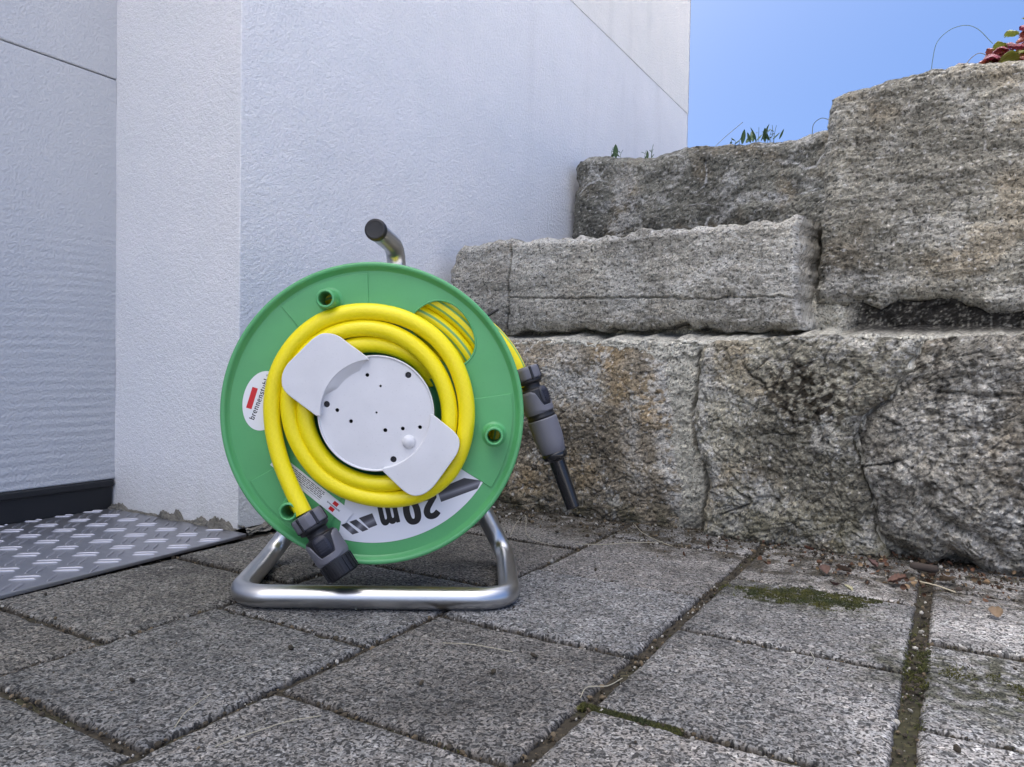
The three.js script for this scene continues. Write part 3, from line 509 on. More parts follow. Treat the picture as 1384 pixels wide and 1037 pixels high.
{ // soil held by the wall
  const nx = 120, nz = 200;
  const g = gridGeo(nx, nz, (i, j, P, C) => {
    const x = lerp(0.0, 1.5, i / (nx - 1)), u = j / (nz - 1), z = -0.52 - 5.0 * u * u * u - 0.9 * u;
    const a = lerp(0.405, 0.655, sm(-0.98, -1.06, z)), b = lerp(0.565, 0.655, sm(-0.9, -1.4, z));
    P[0] = x; P[1] = lerp(a, b, sm(0.64, 0.69, x)) + 0.012 * fbm(x * 15, z * 15, 3) - 0.2 * sm(-0.56, -0.52, z); P[2] = z; soilColor(x, z, C, 5);
  });
  const m = mesh('soil_bank', g, soilMat, scene); m.userData.kind = 'structure';
}

/* ---------- hose reel ---------- */
const RP = new THREE.Vector3(0.3458, 0, 0.1326), RY = 31.2 * Math.PI / 180;
const reel = thing('hose_reel', 'green drum hose reel on a bent steel tube stand, standing on the paving', 'hose reel');
reel.position.copy(RP); reel.rotation.y = RY;
const CX = -0.002, CY = 0.1802, R0 = 0.139;
const bossPos = [[-0.0422, 0.2835], [0.1101, 0.1629], [-0.0733, 0.0922]];
const lathe = (pts, seg = 96, a0 = 0, a1 = Math.PI * 2) => { const g = new THREE.LatheGeometry(pts.map(p => new THREE.Vector2(Math.max(1e-5, p[0]), p[1])), seg, a0, a1); g.rotateX(Math.PI / 2); return g; }; // axis along +z
const circ = (s, x, y, r) => { const p = new THREE.Path(); p.absarc(x, y, r, 0, Math.PI * 2, true); s.holes.push(p); };
const kidney = [[0.030, 0.262], [0.034, 0.2729], [0.0447, 0.2819], [0.0569, 0.2856], [0.0699, 0.2824], [0.0809, 0.2731], [0.0893, 0.2582], [0.0916, 0.244], [0.0883, 0.2344], [0.0803, 0.2267], [0.066, 0.226], [0.045, 0.243]];
const kcurve = new THREE.CatmullRomCurve3(kidney.map(p => new THREE.Vector3(p[0], p[1], 0)), true);
const ff = part('front_flange', reel);
{
  const s = new THREE.Shape(); s.absarc(CX, CY, R0 - 0.004, 0, Math.PI * 2, false);
  circ(s, CX + 0.003, CY + 0.001, 0.066);
  s.holes.push(new THREE.Path(kcurve.getPoints(80).map(p => new THREE.Vector2(p.x, p.y)).reverse()));
  for (const [x, y] of bossPos) circ(s, x, y, 0.0058);
  const g = new THREE.ExtrudeGeometry(s, { depth: 0.003, bevelEnabled: false, curveSegments: 96 }); g.translate(0, 0, -0.003);
  mesh('disc', g, green, ff);
  const rim = lathe([[0.1345, -0.003], [0.1312, -0.0002], [0.1312, 0.0002], [0.1330, 0.0012], [0.1342, 0.0038], [0.1352, 0.0050], [0.1368, 0.0055], [0.1384, 0.0050], [R0, 0.0036], [R0, -0.006], [0.1375, -0.0075], [0.1365, -0.006], [0.1345, -0.003]].reverse(), 160); rim.translate(CX, CY, 0);
  mesh('rim', rim, green, ff);
  const lip = new THREE.TubeGeometry(kcurve, 120, 0.0011, 6, true); mesh('hole_lip', lip, green, ff);
  // raised sectors that carry the bosses
  [[93, 131], [-31, 9], [210, 250]].forEach(([a0, a1], n) => {
    const q = new THREE.Shape(), A = a0 * Math.PI / 180, B = a1 * Math.PI / 180;
    q.absarc(CX, CY, 0.1285, A, B, false); q.absarc(CX, CY, 0.0705, B, A, true); q.closePath(); circ(q, bossPos[n][0], bossPos[n][1], 0.0061);
    const e = new THREE.ExtrudeGeometry(q, { depth: 0.0007, bevelEnabled: true, bevelSize: 0.0005, bevelThickness: 0.0005, bevelSegments: 2, curveSegments: 40 }); mesh('raised_sector', e, green, ff);
    const b = lathe([[0.0056, -0.003], [0.0058, 0.020], [0.0062, 0.0216], [0.0070, 0.0220], [0.0081, 0.0216], [0.0086, 0.0205], [0.0090, 0.004], [0.0098, 0.0022], [0.0118, 0.0012]].reverse(), 40); b.translate(bossPos[n][0], bossPos[n][1], 0);
    mesh('boss', b, green, ff);
  });
  const bf = part('back_flange', reel);
  const s2 = new THREE.Shape(); s2.absarc(CX, CY, R0, 0, Math.PI * 2, false); circ(s2, CX, CY, 0.02);
  const g2 = new THREE.ExtrudeGeometry(s2, { depth: 0.003, bevelEnabled: false, curveSegments: 96 }); g2.translate(0, 0, -0.128); mesh('disc', g2, green, bf);
  const hub = lathe([[0.0665, -0.0005], [0.0660, -0.010], [0.0605, -0.0105], [0.0600, -0.0065], [0.0575, -0.0062], [0.0570, -0.0135], [0.0490, -0.014], [0.0482, 0.0160], [0.045, 0.0160], [0.044, -0.02]].reverse(), 96); hub.translate(CX + 0.003, CY + 0.001, 0);
  mesh('front_hub', hub, greenDark, reel);
  const core = lathe([[0.0, -0.013], [0.0445, -0.0135], [0.064, -0.016], [0.066, -0.124], [0.0, -0.124]].reverse(), 64); core.translate(CX, CY, 0); mesh('drum_core', core, greenDark, reel);
}
{ // white winding plate
  const wx = 0.0037, wy = 0.1817, wr = 0.0523, wp = part('winding_plate', reel);
  const holes = [[-0.0045, 0.2160, 0.0020], [0.0322, 0.2166, 0.0031], [0.0075, 0.2063, 0.0014], [-0.0405, 0.1892, 0.0031], [-0.0310, 0.1840, 0.0020], [-0.0186, 0.1742, 0.0020], [0.0042, 0.1824, 0.0012], [0.0122, 0.1666, 0.0021], [0.0279, 0.1683, 0.0020], [0.0434, 0.1698, 0.0020], [0.0199, 0.1405, 0.0031]];
  const s = new THREE.Shape(); s.absarc(wx, wy, wr - 0.0012, 0, Math.PI * 2, false); for (const [x, y, r] of holes) circ(s, x, y, r);
  const g = new THREE.ExtrudeGeometry(s, { depth: 0.0016, bevelEnabled: true, bevelSize: 0.0003, bevelThickness: 0.0003, bevelSegments: 2, curveSegments: 48 }); g.translate(0, 0, 0.0162);
  mesh('dish', g, whitePl, wp);
  const rimG = lathe([[wr - 0.0022, 0.0178], [wr - 0.0014, 0.0192], [wr - 0.0004, 0.0194], [wr, 0.0186], [wr, 0.0160], [wr - 0.0022, 0.0160]].reverse(), 110); rimG.translate(wx, wy, 0); mesh('dish_rim', rimG, whitePl, wp);
  const bump = new THREE.SphereGeometry(0.0062, 20, 10, 0, Math.PI * 2, 0, Math.PI / 2); bump.rotateX(Math.PI / 2); bump.scale(1, 1, 0.8); bump.translate(0.0336, 0.1566, 0.0180); mesh('stop_knob', bump, whitePl, wp);
  const w1 = [[-0.0040, 0.2312], [-0.0317, 0.2511], [-0.0435, 0.2522], [-0.0513, 0.2475], [-0.0746, 0.2235], [-0.0785, 0.2149], [-0.0784, 0.2044], [-0.0731, 0.1979], [-0.0480, 0.1798]];
  const w2 = [[0.0545, 0.1814], [0.0758, 0.1646], [0.0792, 0.1574], [0.0774, 0.1481], [0.0561, 0.1173], [0.0476, 0.1105], [0.0384, 0.1091], [0.0304, 0.1136], [0.0124, 0.1306]];
  [w1, w2].forEach((w, n) => {
    const ri = n ? 0.0500 : 0.0492;
    const a = p => Math.atan2(p[1] - wy, p[0] - wx); let A0 = a(w[0]), A1 = a(w[w.length - 1]); if (!n && A1 < 0) A1 += 2 * Math.PI;
    const q = new THREE.Shape(); q.moveTo(...w[0]);
    for (let i = 1; i < w.length - 1; i++) { const p0 = w[i - 1], p1 = w[i], p2 = w[i + 1]; const l = (u, v, d) => { const L = Math.hypot(v[0] - u[0], v[1] - u[1]); return [u[0] + (v[0] - u[0]) * Math.min(0.5, d / L), u[1] + (v[1] - u[1]) * Math.min(0.5, d / L)]; }; const b0 = l(p1, p0, 0.005), b1 = l(p1, p2, 0.005); q.lineTo(...b0); q.quadraticCurveTo(p1[0], p1[1], ...b1); }
    q.lineTo(...w[w.length - 1]);
    q.absarc(wx, wy, ri, A1, A0, !n ? true : A1 > A0);
    const e = new THREE.ExtrudeGeometry(q, { depth: 0.0026, bevelEnabled: true, bevelSize: 0.0008, bevelThickness: 0.0010, bevelSegments: 4, curveSegments: 24 }); e.translate(0, 0, 0.0208);
    mesh('wing', e, whitePl, wp);
    // cove between dish and wing
    
    // lathe measured from +x towards +y: build by hand
    const N = 40, pos = [], idx = []; const lo = Math.min(A0, A1), hi = Math.max(A0, A1);
    for (let k = 0; k <= N; k++) { const th = lerp(lo, hi, k / N), dg = th * 180 / Math.PI, taper = n ? 1 : sm(101, 112, dg) * sm(164, 146, dg); for (let i = 0; i <= 10; i++) { const f = i / 10, wdt = n ? 0.0034 : lerp(0.0030, 0.0125, taper), r = ri + 0.0012 - wdt * (1 - f), z = 0.0172 + 0.0068 * f * f * (3 - 2 * f); pos.push(wx + r * Math.cos(th), wy + r * Math.sin(th), z); } }
    for (let k = 0; k < N; k++) for (let i = 0; i < 10; i++) { const u = k * 11 + i, v = u + 1, x = u + 11, y = x + 1; idx.push(u, v, y, u, y, x); }
    const cg = new THREE.BufferGeometry(); cg.setAttribute('position', new THREE.Float32BufferAttribute(pos, 3)); cg.setIndex(idx); cg.computeVertexNormals(); mesh('wing_cove', cg, whitePl, wp);
  });
  for (const k of [1, 3, 10]) {
    const [x, y] = holes[k]; const h = new THREE.CylinderGeometry(0.0027, 0.0027, 0.002, 24); h.rotateX(Math.PI / 2); h.translate(x, y, 0.0155);
    const c1 = bx(x - 0.0017, x + 0.0017, y - 0.0003, y + 0.0003, 0.0163, 0.0168), c2 = bx(x - 0.0003, x + 0.0003, y - 0.0017, y + 0.0017, 0.0163, 0.01682);
    const rg = new THREE.TorusGeometry(0.0021, 0.0003, 6, 20); rg.translate(x, y, 0.0165);
    mesh('screw', [h, rg, c1, c2], mat([0.03, 0.03, 0.035], 0.35, 0.6), wp);
  }
  const backing = new THREE.CylinderGeometry(0.0455, 0.0455, 0.001, 48); backing.rotateX(Math.PI / 2); backing.translate(CX + 0.003, CY + 0.001, 0.006); mesh('hub_end', backing, mat([0.02, 0.03, 0.03], 0.7), reel);
}
{ // tube stand
  const v = (x, y, z) => new THREE.Vector3(x, y, z);
  const fil = (pts, rad) => { // polyline with rounded bends
    const cp = new THREE.CurvePath(); let prev = pts[0];
    for (let i = 1; i < pts.length - 1; i++) {
      const p = pts[i], r = rad[i - 1], a = p.clone().lerp(pts[i - 1], Math.min(0.49, r / p.distanceTo(pts[i - 1]))), b = p.clone().lerp(pts[i + 1], Math.min(0.49, r / p.distanceTo(pts[i + 1])));
      cp.add(new THREE.LineCurve3(prev, a)); cp.add(new THREE.QuadraticBezierCurve3(a, p, b)); prev = b;
    }
    cp.add(new THREE.LineCurve3(prev, pts[pts.length - 1])); return cp;
  };
  const sample = (c, n) => { const L = c.getCurveLengths(), T = L[L.length - 1]; const pts = []; for (let i = 0; i <= n; i++) pts.push(c.getPoint(i / n)); return new THREE.CatmullRomCurve3(pts, false, 'chordal'); };
  const r = 0.0104, base = 0.0106;
  const path = fil([v(-0.010, 0.185, -0.142), v(-0.085, 0.085, -0.148), v(-0.139, base, -0.150), v(-0.1265, base, 0.003), v(0.1275, base, 0.003), v(0.1235, base, -0.165), v(0.085, 0.085, -0.155), v(0.0, 0.20, -0.150), v(-0.004, 0.3565, -0.150), v(-0.0142, 0.3622, -0.078)], [0.03, 0.036, 0.033, 0.033, 0.036, 0.03, 0.05, 0.022]);
  const g = new THREE.TubeGeometry(sample(path, 260), 700, r, 28); { const u = g.attributes.uv; for (let i = 0; i < u.count; i++) u.setX(i, u.getX(i) * 4); }
  mesh('tube_stand', g, steel, reel);
  const cap = lathe([[0, -0.004], [0.0096, -0.004], [0.0112, -0.003], [0.0114, 0.0], [0.0110, 0.003], [0.0098, 0.0042], [0.0080, 0.0042], [0.0076, 0.0036], [0, 0.0036]].reverse(), 40);
  cap.rotateY(-0.14); cap.rotateX(-0.07); cap.translate(-0.0142, 0.3622, -0.076); mesh('end_cap', cap, mat([0.012, 0.012, 0.014], 0.5), reel);
  const ax = new THREE.CylinderGeometry(0.016, 0.016, 0.02, 32); ax.rotateX(Math.PI / 2); ax.translate(CX, CY, -0.137); mesh('axle', ax, blackPl, reel);
}
{ // stickers
  const canvasMat = (w, h, draw) => {
    const c = document.createElement('canvas'); c.width = w; c.height = h; const x = c.getContext('2d'); draw(x, w, h);
    const t = new THREE.CanvasTexture(c); t.colorSpace = THREE.SRGBColorSpace; return new THREE.MeshStandardMaterial({ map: t, roughness: 0.35 });
  };
  const flat = (shape, z, x0, y0, w, h) => {
    const g = new THREE.ExtrudeGeometry(shape, { depth: 0.00025, bevelEnabled: false, curveSegments: 48 }); g.translate(0, 0, z);
    const p = g.attributes.position, u = g.attributes.uv; for (let i = 0; i < p.count; i++) u.setXY(i, (p.getX(i) - x0) / w, (p.getY(i) - y0) / h); return g;
  };
  const INK = '#0d0d12', PAPER = '#dcdde4';
  { // length label
    const x0 = -0.045, y0 = 0.055, w = 0.16, h = 0.08, K = 8000;
    const m = canvasMat(w * K, h * K, (x) => {
      const X = v => (v - x0) * K, Y = v => (y0 + h - v) * K;
      x.fillStyle = PAPER; x.fillRect(0, 0, w * K, h * K);
      const pg = (pts, a, b) => { const g = x.createLinearGradient(X(a[0]), Y(a[1]), X(b[0]), Y(b[1])); g.addColorStop(0, '#2f2f36'); g.addColorStop(0.30, '#3c3c44'); g.addColorStop(0.55, '#85858f'); g.addColorStop(0.8, '#4a4a52'); g.addColorStop(1, '#3a3a42'); x.fillStyle = g; x.beginPath(); pts.forEach((p, i) => i ? x.lineTo(X(p[0]), Y(p[1])) : x.moveTo(X(p[0]), Y(p[1]))); x.closePath(); x.fill(); };
      pg([[0.0579, 0.1108], [0.0829, 0.1220], [0.0988, 0.1198], [0.0955, 0.1123], [0.0620, 0.0994]], [0.0579, 0.1108], [0.0620, 0.0994]);
      pg([[-0.0138, 0.0834], [-0.0015, 0.0881], [0.0033, 0.0772], [-0.0043, 0.0741]], [-0.006, 0.087], [0.0, 0.075]);
      pg([[-0.0226, 0.0798], [-0.0162, 0.0821], [-0.0048, 0.0731], [-0.0102, 0.0708]], [-0.019, 0.081], [-0.0075, 0.072]);
      pg([[-0.0300, 0.0768], [-0.0246, 0.0790], [-0.0136, 0.0700], [-0.0195, 0.0680]], [-0.027, 0.078], [-0.0165, 0.069]);
      x.fillStyle = INK; x.textAlign = 'center'; x.textBaseline = 'alphabetic'; x.font = 'bold 238px sans-serif';
      const ch = (c, cx, cy, sx) => { x.save(); x.translate(X(cx), Y(cy)); x.rotate((180 - 13.5) * Math.PI / 180); x.scale(sx, 1); x.fillText(c, 0, 0); x.lineWidth = 15; x.lineJoin = 'round'; x.strokeStyle = INK; x.strokeText(c, 0, 0); x.restore(); };
      ch('2', 0.0496, 0.1054, 0.96); ch('0', 0.0328, 0.1000, 0.98); ch('m', 0.0120, 0.0950, 0.70);
    });
    const s = new THREE.Shape(), a = d => d * Math.PI / 180; s.absarc(CX, CY, 0.1196, a(255), a(329.5), false); s.absarc(CX, CY, 0.072, a(329.5), a(252), true); s.closePath();
    mesh('length_sticker', flat(s, 0.0002, x0, y0, w, h), m, ff);
  }
  { // oval maker sticker
    const x0 = -0.1306, y0 = 0.160, w = 0.056, h = 0.061, K = 12000;
    const m = canvasMat(w * K, h * K, (x) => {
      const X = v => (v - x0) * K, Y = v => (y0 + h - v) * K; x.fillStyle = '#e4e5ea'; x.fillRect(0, 0, w * K, h * K);
      x.save(); x.translate(X(-0.1130), Y(0.1928)); x.rotate(-73.5 * Math.PI / 180); x.fillStyle = '#c8141c'; x.fillRect(-0.0100 * K, -0.0026 * K, 0.0200 * K, 0.0052 * K); x.restore();
      x.save(); x.translate(X(-0.1066), Y(0.1917)); x.rotate(-70 * Math.PI / 180); x.fillStyle = '#14141c'; x.font = 'bold 78px sans-serif'; x.textAlign = 'center'; const tw = x.measureText('brennenstuhl').width; x.scale(0.0400 * K / tw, 1); x.fillText('brennenstuhl', 0, 30); x.restore();
      x.save(); x.translate(X(-0.0993), Y(0.2126)); x.rotate(-70 * Math.PI / 180); x.fillStyle = '#22222a'; x.font = '34px sans-serif'; x.fillText('®', 0, 10); x.restore();
    });
    const s = new THREE.Shape(); s.absellipse(-0.1028, 0.1904, 0.0185, 0.0277, 0, Math.PI * 2, false, -0.19);
    mesh('maker_sticker', flat(s, 0.0002, x0, y0, w, h), m, ff);
  }
  { // narrow text strip under the hose
    const p = [[-0.0955, 0.1318], [-0.0875, 0.1428], [-0.0188, 0.0890], [-0.0242, 0.0793]], L = 0.0872, Hh = 0.0135;
    const m = canvasMat(1050, 160, (x) => {
      x.fillStyle = PAPER; x.fillRect(0, 0, 1050, 160); x.fillStyle = '#30303a'; x.font = '19px sans-serif';
      x.fillRect(30, 120, 640, 3); for (let k = 0; k < 5; k++) { const r = rng(60 + k); let px = 40; while (px < 660) { const l = 12 + r() * 46; x.fillRect(px, 24 + k * 18, l, 8); px += l + 9; } }
      x.fillStyle = '#c8141c'; x.fillRect(805, 24, 62, 42); x.fillRect(805, 96, 62, 42); x.fillStyle = '#14141c'; x.font = 'bold 27px sans-serif'; x.fillText('brennenstuhl', 745, 90);
    });
    const s = new THREE.Shape(); s.moveTo(0, 0); s.lineTo(L, 0); s.lineTo(L, Hh); s.lineTo(0, Hh); s.closePath();
    const g = flat(s, 0, 0, 0, L, Hh); g.rotateZ(-0.666); g.translate(-0.0955, 0.1318, 0.0017);
    mesh('text_sticker', g, m, ff);
  }
}

/* ---------- hose ---------- */
const hose = thing('garden_hose', 'yellow garden hose wound on the green reel with grey quick couplings at its ends', 'garden hose');
hose.position.copy(RP); hose.rotation.y = RY;
const HR = 0.0076;
function hoseTube(pts, m, turn = 0) {
  const c = new THREE.CatmullRomCurve3(pts.map(p => new THREE.Vector3(...p)), false, 'centripetal'), L = c.getLength();
  const g = new THREE.TubeGeometry(c, Math.round(L / 0.0022), HR, 22); const u = g.attributes.uv; for (let i = 0; i < u.count; i++) u.setXY(i, u.getX(i) * L / 0.024, u.getY(i) + turn); return g;
}
{
  const zf = 0.0086;
  const XY = [[-0.0601, 0.0902], [-0.0716, 0.1110], [-0.0834, 0.1372], [-0.0908, 0.1654], [-0.0920, 0.1923], [-0.0862, 0.2193], [-0.0716, 0.2440], [-0.0503, 0.2625], [-0.0246, 0.2719], [0.0022, 0.2731], [0.0285, 0.2672], [0.0528, 0.2530], [0.0712, 0.2312], [0.0817, 0.2052], [0.0848, 0.1793], [0.0806, 0.1511], [0.0680, 0.1262], [0.0480, 0.1102], [0.0245, 0.1032], [0.0005, 0.1036], [-0.0227, 0.1097], [-0.0444, 0.1222], [-0.0620, 0.1422], [-0.0733, 0.1657], [-0.0770, 0.1902], [-0.0723, 0.2165], [-0.0577, 0.2389], [-0.0354, 0.2533], [-0.0097, 0.2585], [0.0158, 0.2545], [0.0395, 0.2410], [0.0574, 0.2203], [0.0672, 0.1958], [0.0690, 0.1736], [0.0638, 0.1514], [0.0496, 0.1322], [0.0277, 0.1200], [0.0042, 0.1170], [-0.0175, 0.1212], [-0.0370, 0.1318], [-0.0513, 0.1481], [-0.0602, 0.1682], [-0.0622, 0.1894], [-0.0568, 0.2100], [-0.0435, 0.2288], [-0.0243, 0.2405], [-0.0009, 0.2440], [0.0227, 0.2390]];
  const pts = XY.map(([x, y], i) => [x, y, i < 3 ? 0.0165 - 0.0026 * i : i > 44 ? zf - (i - 44) * 0.0028 : zf]); pts[1][2] = 0.0135; pts[2][2] = 0.0105;
  pts.push([0.041, 0.227, -0.008], [0.053, 0.210, -0.016]);
  mesh('front_winding', hoseTube(pts, hoseMat), hoseMat, hose);
  // the length on the drum
  const coils = [], r = rng(77);
  for (const [ri, rr] of [[0, 0.1175], [1, 0.1023], [2, 0.0875], [3, 0.0735]]) for (let k = 0; k < 7; k++) {
    const g = new THREE.TorusGeometry(rr + (r() - 0.5) * 0.001, HR, 16, 110); const u = g.attributes.uv; for (let i = 0; i < u.count; i++) u.setXY(i, u.getX(i) * 28, u.getY(i) + (k ? r() : 0.02 - 0.03 * ri));
    g.rotateY((r() - 0.5) * 0.02); g.rotateX((r() - 0.5) * 0.02); g.translate(CX, CY, -0.0125 - k * 0.0153 - ri * 0.0015); coils.push(g);
  }
  mesh('drum_winding', coils, hoseStriped, hose);
  mesh('free_end', hoseTube([[0.046, 0.2885, -0.050], [0.078, 0.2785, -0.050], [0.1010, 0.2640, -0.050], [0.1180, 0.2470, -0.050], [0.1300, 0.2285, -0.050], [0.1385, 0.2060, -0.050]], hoseStriped, 0.05), hoseStriped, hose);
  const tie = [new THREE.CylinderGeometry(0.0012, 0.0017, 0.016, 8)]; tie[0].rotateZ(-1.02); tie[0].translate(0.1050, 0.2772, -0.042); const hd = bx(0.0955, 0.1000, 0.2715, 0.276, -0.046, -0.038, 0.0008); tie.push(hd);
  mesh('cable_tie', tie, blackPl, hose);
}
function coupling(name, origin, dir, fwd, scale, nozzle) { // built along -y (towards the end), button side on +z
  const c = part(name, hose), L = (pts, seg = 48, a0 = 0, a1 = Math.PI * 2) => new THREE.LatheGeometry(pts.map(p => new THREE.Vector2(Math.max(1e-5, p[0]), -p[1])), seg, a0, a1);
  // ribbed collar: slightly squared ring with grips
  const collar = L([[0.0080, 0], [0.0140, 0.0004], [0.0154, 0.0014], [0.0160, 0.0040], [0.0158, 0.0120], [0.0150, 0.0136], [0.0100, 0.0138]]);
  { const p = collar.attributes.position; for (let i = 0; i < p.count; i++) { const a = Math.atan2(p.getX(i), p.getZ(i)), r = Math.hypot(p.getX(i), p.getZ(i)); const k = 1 + 0.035 * Math.max(-0.4, Math.cos(a * 6)); if (r > 0.013) { p.setX(i, p.getX(i) * k); p.setZ(i, p.getZ(i) * k); } } collar.computeVertexNormals(); }
  mesh('collar', collar, greyPl, c);
  const ribs = []; for (let k = 0; k < 6; k++) { const a = (k + 0.5) / 6 * Math.PI * 2; const b = new RoundedBoxGeometry(0.0034, 0.0138, 0.003, 2, 0.0012); b.translate(0, -0.0075, 0.0148); b.rotateY(a); ribs.push(b); }
  mesh('collar_grip', ribs, blackPl, c);
  mesh('neck', [L([[0.0140, 0.0132], [0.0148, 0.0142], [0.0148, 0.0165], [0.0125, 0.0180], [0.0105, 0.0185], [0.0105, 0.0225], [0.0120, 0.0235], [0.0130, 0.0245]])], blackPl, c);
  // body: dark core, grey half shells leaving the thumb pads free
  mesh('body', [L([[0.0110, 0.0232], [0.0146, 0.0240], [0.0158, 0.0258], [0.0160, 0.0470], [0.0150, 0.0490]])], blackPl, c);
  const shells = [];
  for (const s of [0, 1]) {                 // saddle-shaped shell, cut away round each pad
    const N = 60, M = 18, pos = [], idx = [];
    for (let i = 0; i <= N; i++) for (let j = 0; j <= M; j++) {
      const a = (i / N - 0.5) * Math.PI + s * Math.PI, d = Math.abs(i / N - 0.5) * 2; // d=0 facing pad
      const top = d < 0.55 ? lerp(0.0425, 0.0275, sm(0.26, 0.55, d)) : lerp(0.0275, 0.0255, sm(0.55, 0.7, d)), bot = 0.0492, v = j / M;
      let y = lerp(top, bot, v), r = 0.0170 - 0.0012 * sm(0.85, 1, v) - 0.0012 * sm(0.08, 0, v);
      pos.push(r * Math.sin(a), -y, r * Math.cos(a));
    }
    for (let i = 0; i < N; i++) for (let j = 0; j < M; j++) { const a = i * (M + 1) + j, b = a + M + 1; idx.push(a, a + 1, b, b, a + 1, b + 1); }
    const g = new THREE.BufferGeometry(); g.setAttribute('position', new THREE.Float32BufferAttribute(pos, 3)); g.setIndex(idx); g.setAttribute('uv', new THREE.Float32BufferAttribute(new Float32Array(pos.length / 3 * 2), 2)); g.computeVertexNormals(); shells.push(g);
  }
  mesh('body_shell', shells, greyPl, c);
  for (const s of [0, 1]) {
    const b = new THREE.SphereGeometry(1, 28, 20), p = b.attributes.position; for (let i = 0; i < p.count; i++) { let x = p.getX(i), y = p.getY(i); const k = 1 / Math.pow(Math.pow(Math.abs(x), 3) + Math.pow(Math.abs(y), 3) + 1e-6, 1 / 3) * Math.hypot(x, y); p.setX(i, x * k); p.setY(i, y * k); }
    b.scale(0.0078, 0.0098, 0.0042); b.computeVertexNormals(); b.translate(0, -0.0330, 0.0142); if (s) b.rotateY(Math.PI);
    const rb = [b]; for (let k = 0; k < 5; k++) { const q = bx(-0.0048, 0.0048, -0.0385 + k * 0.0024, -0.0377 + k * 0.0024, 0.0176, 0.0186); if (s) q.rotateY(Math.PI); rb.push(q); }
    mesh('thumb_pad', rb, mat([0.017, 0.018, 0.030], 0.5), c);
  }
  if (!nozzle) {
    const end = [L([[0.0150, 0.0486], [0.0158, 0.0500], [0.0156, 0.0640], [0.0148, 0.0662], [0.0110, 0.0665], [0.0105, 0.052]])];
    for (let k = 0; k < 20; k++) { const b = bx(-0.0008, 0.0008, -0.0645, -0.0505, 0.0150, 0.0166); b.rotateY(k / 20 * Math.PI * 2); end.push(b); }
    mesh('ribbed_end', end, blackPl, c);
  } else {
    mesh('ring', [L([[0.0150, 0.0480], [0.0158, 0.0492], [0.0152, 0.0505], [0.0152, 0.0520], [0.0160, 0.0532], [0.0158, 0.0548], [0.0140, 0.0556]])], blackPl, c);
    const nz = part('nozzle', c); nz.name = 'nozzle_sleeve'; c.remove(nz);
    mesh('nozzle_sleeve', [L([[0.0120, 0.0550], [0.0164, 0.0554], [0.0168, 0.0570], [0.0166, 0.0760], [0.0150, 0.0850], [0.0128, 0.0930], [0.0100, 0.0932]])], greyPl, c);
    const clip = []; { const b = new RoundedBoxGeometry(0.004, 0.040, 0.0035, 2, 0.0012); b.rotateZ(0.10); b.translate(0.0168, -0.078, 0.002); clip.push(b); }
    mesh('sleeve_clip', clip, blackPl, c);
    mesh('nozzle', [L([[0.0105, 0.0905], [0.0138, 0.0915], [0.0144, 0.0930], [0.0142, 0.0965], [0.0128, 0.0985], [0.0100, 0.0990], [0.0092, 0.1010], [0.0080, 0.1500], [0.0076, 0.1512], [0.0055, 0.1512], [0.0050, 0.1400]])], mat([0.012, 0.012, 0.014], 0.16), c);
  }
  const y = new THREE.Vector3(...dir).normalize().negate(), z = new THREE.Vector3(...fwd); z.addScaledVector(y, -z.dot(y)).normalize(); const x = new THREE.Vector3().crossVectors(y, z);
  c.quaternion.setFromRotationMatrix(new THREE.Matrix4().makeBasis(x, y, z)); c.position.set(...origin); c.scale.set(scale * (nozzle ? 0.90 : 0.96), scale, scale * (nozzle ? 0.90 : 0.96));
  return c;
}
coupling('hose_connector', [-0.0588, 0.0902, 0.0172], [0.0385, -0.0572, 0.003], [0.12, 0.1, 1], 0.985, false);
coupling('hose_connector', [0.1382, 0.2250, -0.050], [0.0522, -0.1418, 0.006], [0.75, 0.25, 0.65], 0.97, true).userData.label = 'coupling that holds the black spray nozzle';

/* ---------- plants on the wall ---------- */
function leafGeo(len, wid, bend, cup, teeth = 0, r = null) {
  const n = 12, m = 4, pos = [], idx = [];
  for (let i = 0; i <= n; i++) for (let j = -m; j <= m; j++) {
    const t = i / n, u = j / m; let w = wid * Math.pow(Math.sin(Math.PI * Math.min(1, 0.04 + t * 0.96)), 0.75) * (1 - 0.25 * t);
    if (teeth) w *= 1 + teeth * Math.sin(t * 34) * Math.abs(u);
    const a = bend * t; pos.push(u * w, len * Math.sin(a) / (bend || 1) , len * (1 - Math.cos(a)) / (bend || 1) + cup * u * u * w + (r ? (r() - 0.5) * wid * 0.25 : 0));
  }
  for (let i = 0; i < n; i++) for (let j = 0; j < 2 * m; j++) { const a = i * (2 * m + 1) + j, b = a + 2 * m + 1; idx.push(a, a + 1, b + 1, a, b + 1, b); }
  const g = new THREE.BufferGeometry(); g.setAttribute('position', new THREE.Float32BufferAttribute(pos, 3)); g.setAttribute('uv', new THREE.Float32BufferAttribute(new Float32Array(pos.length / 3 * 2), 2)); g.setIndex(idx); g.computeVertexNormals(); return g;
}
const leafM = (c, t = 0.3) => new THREE.MeshPhysicalMaterial({ color: rgb(...c), roughness: 0.6, transmission: t, thickness: 0, side: THREE.DoubleSide });
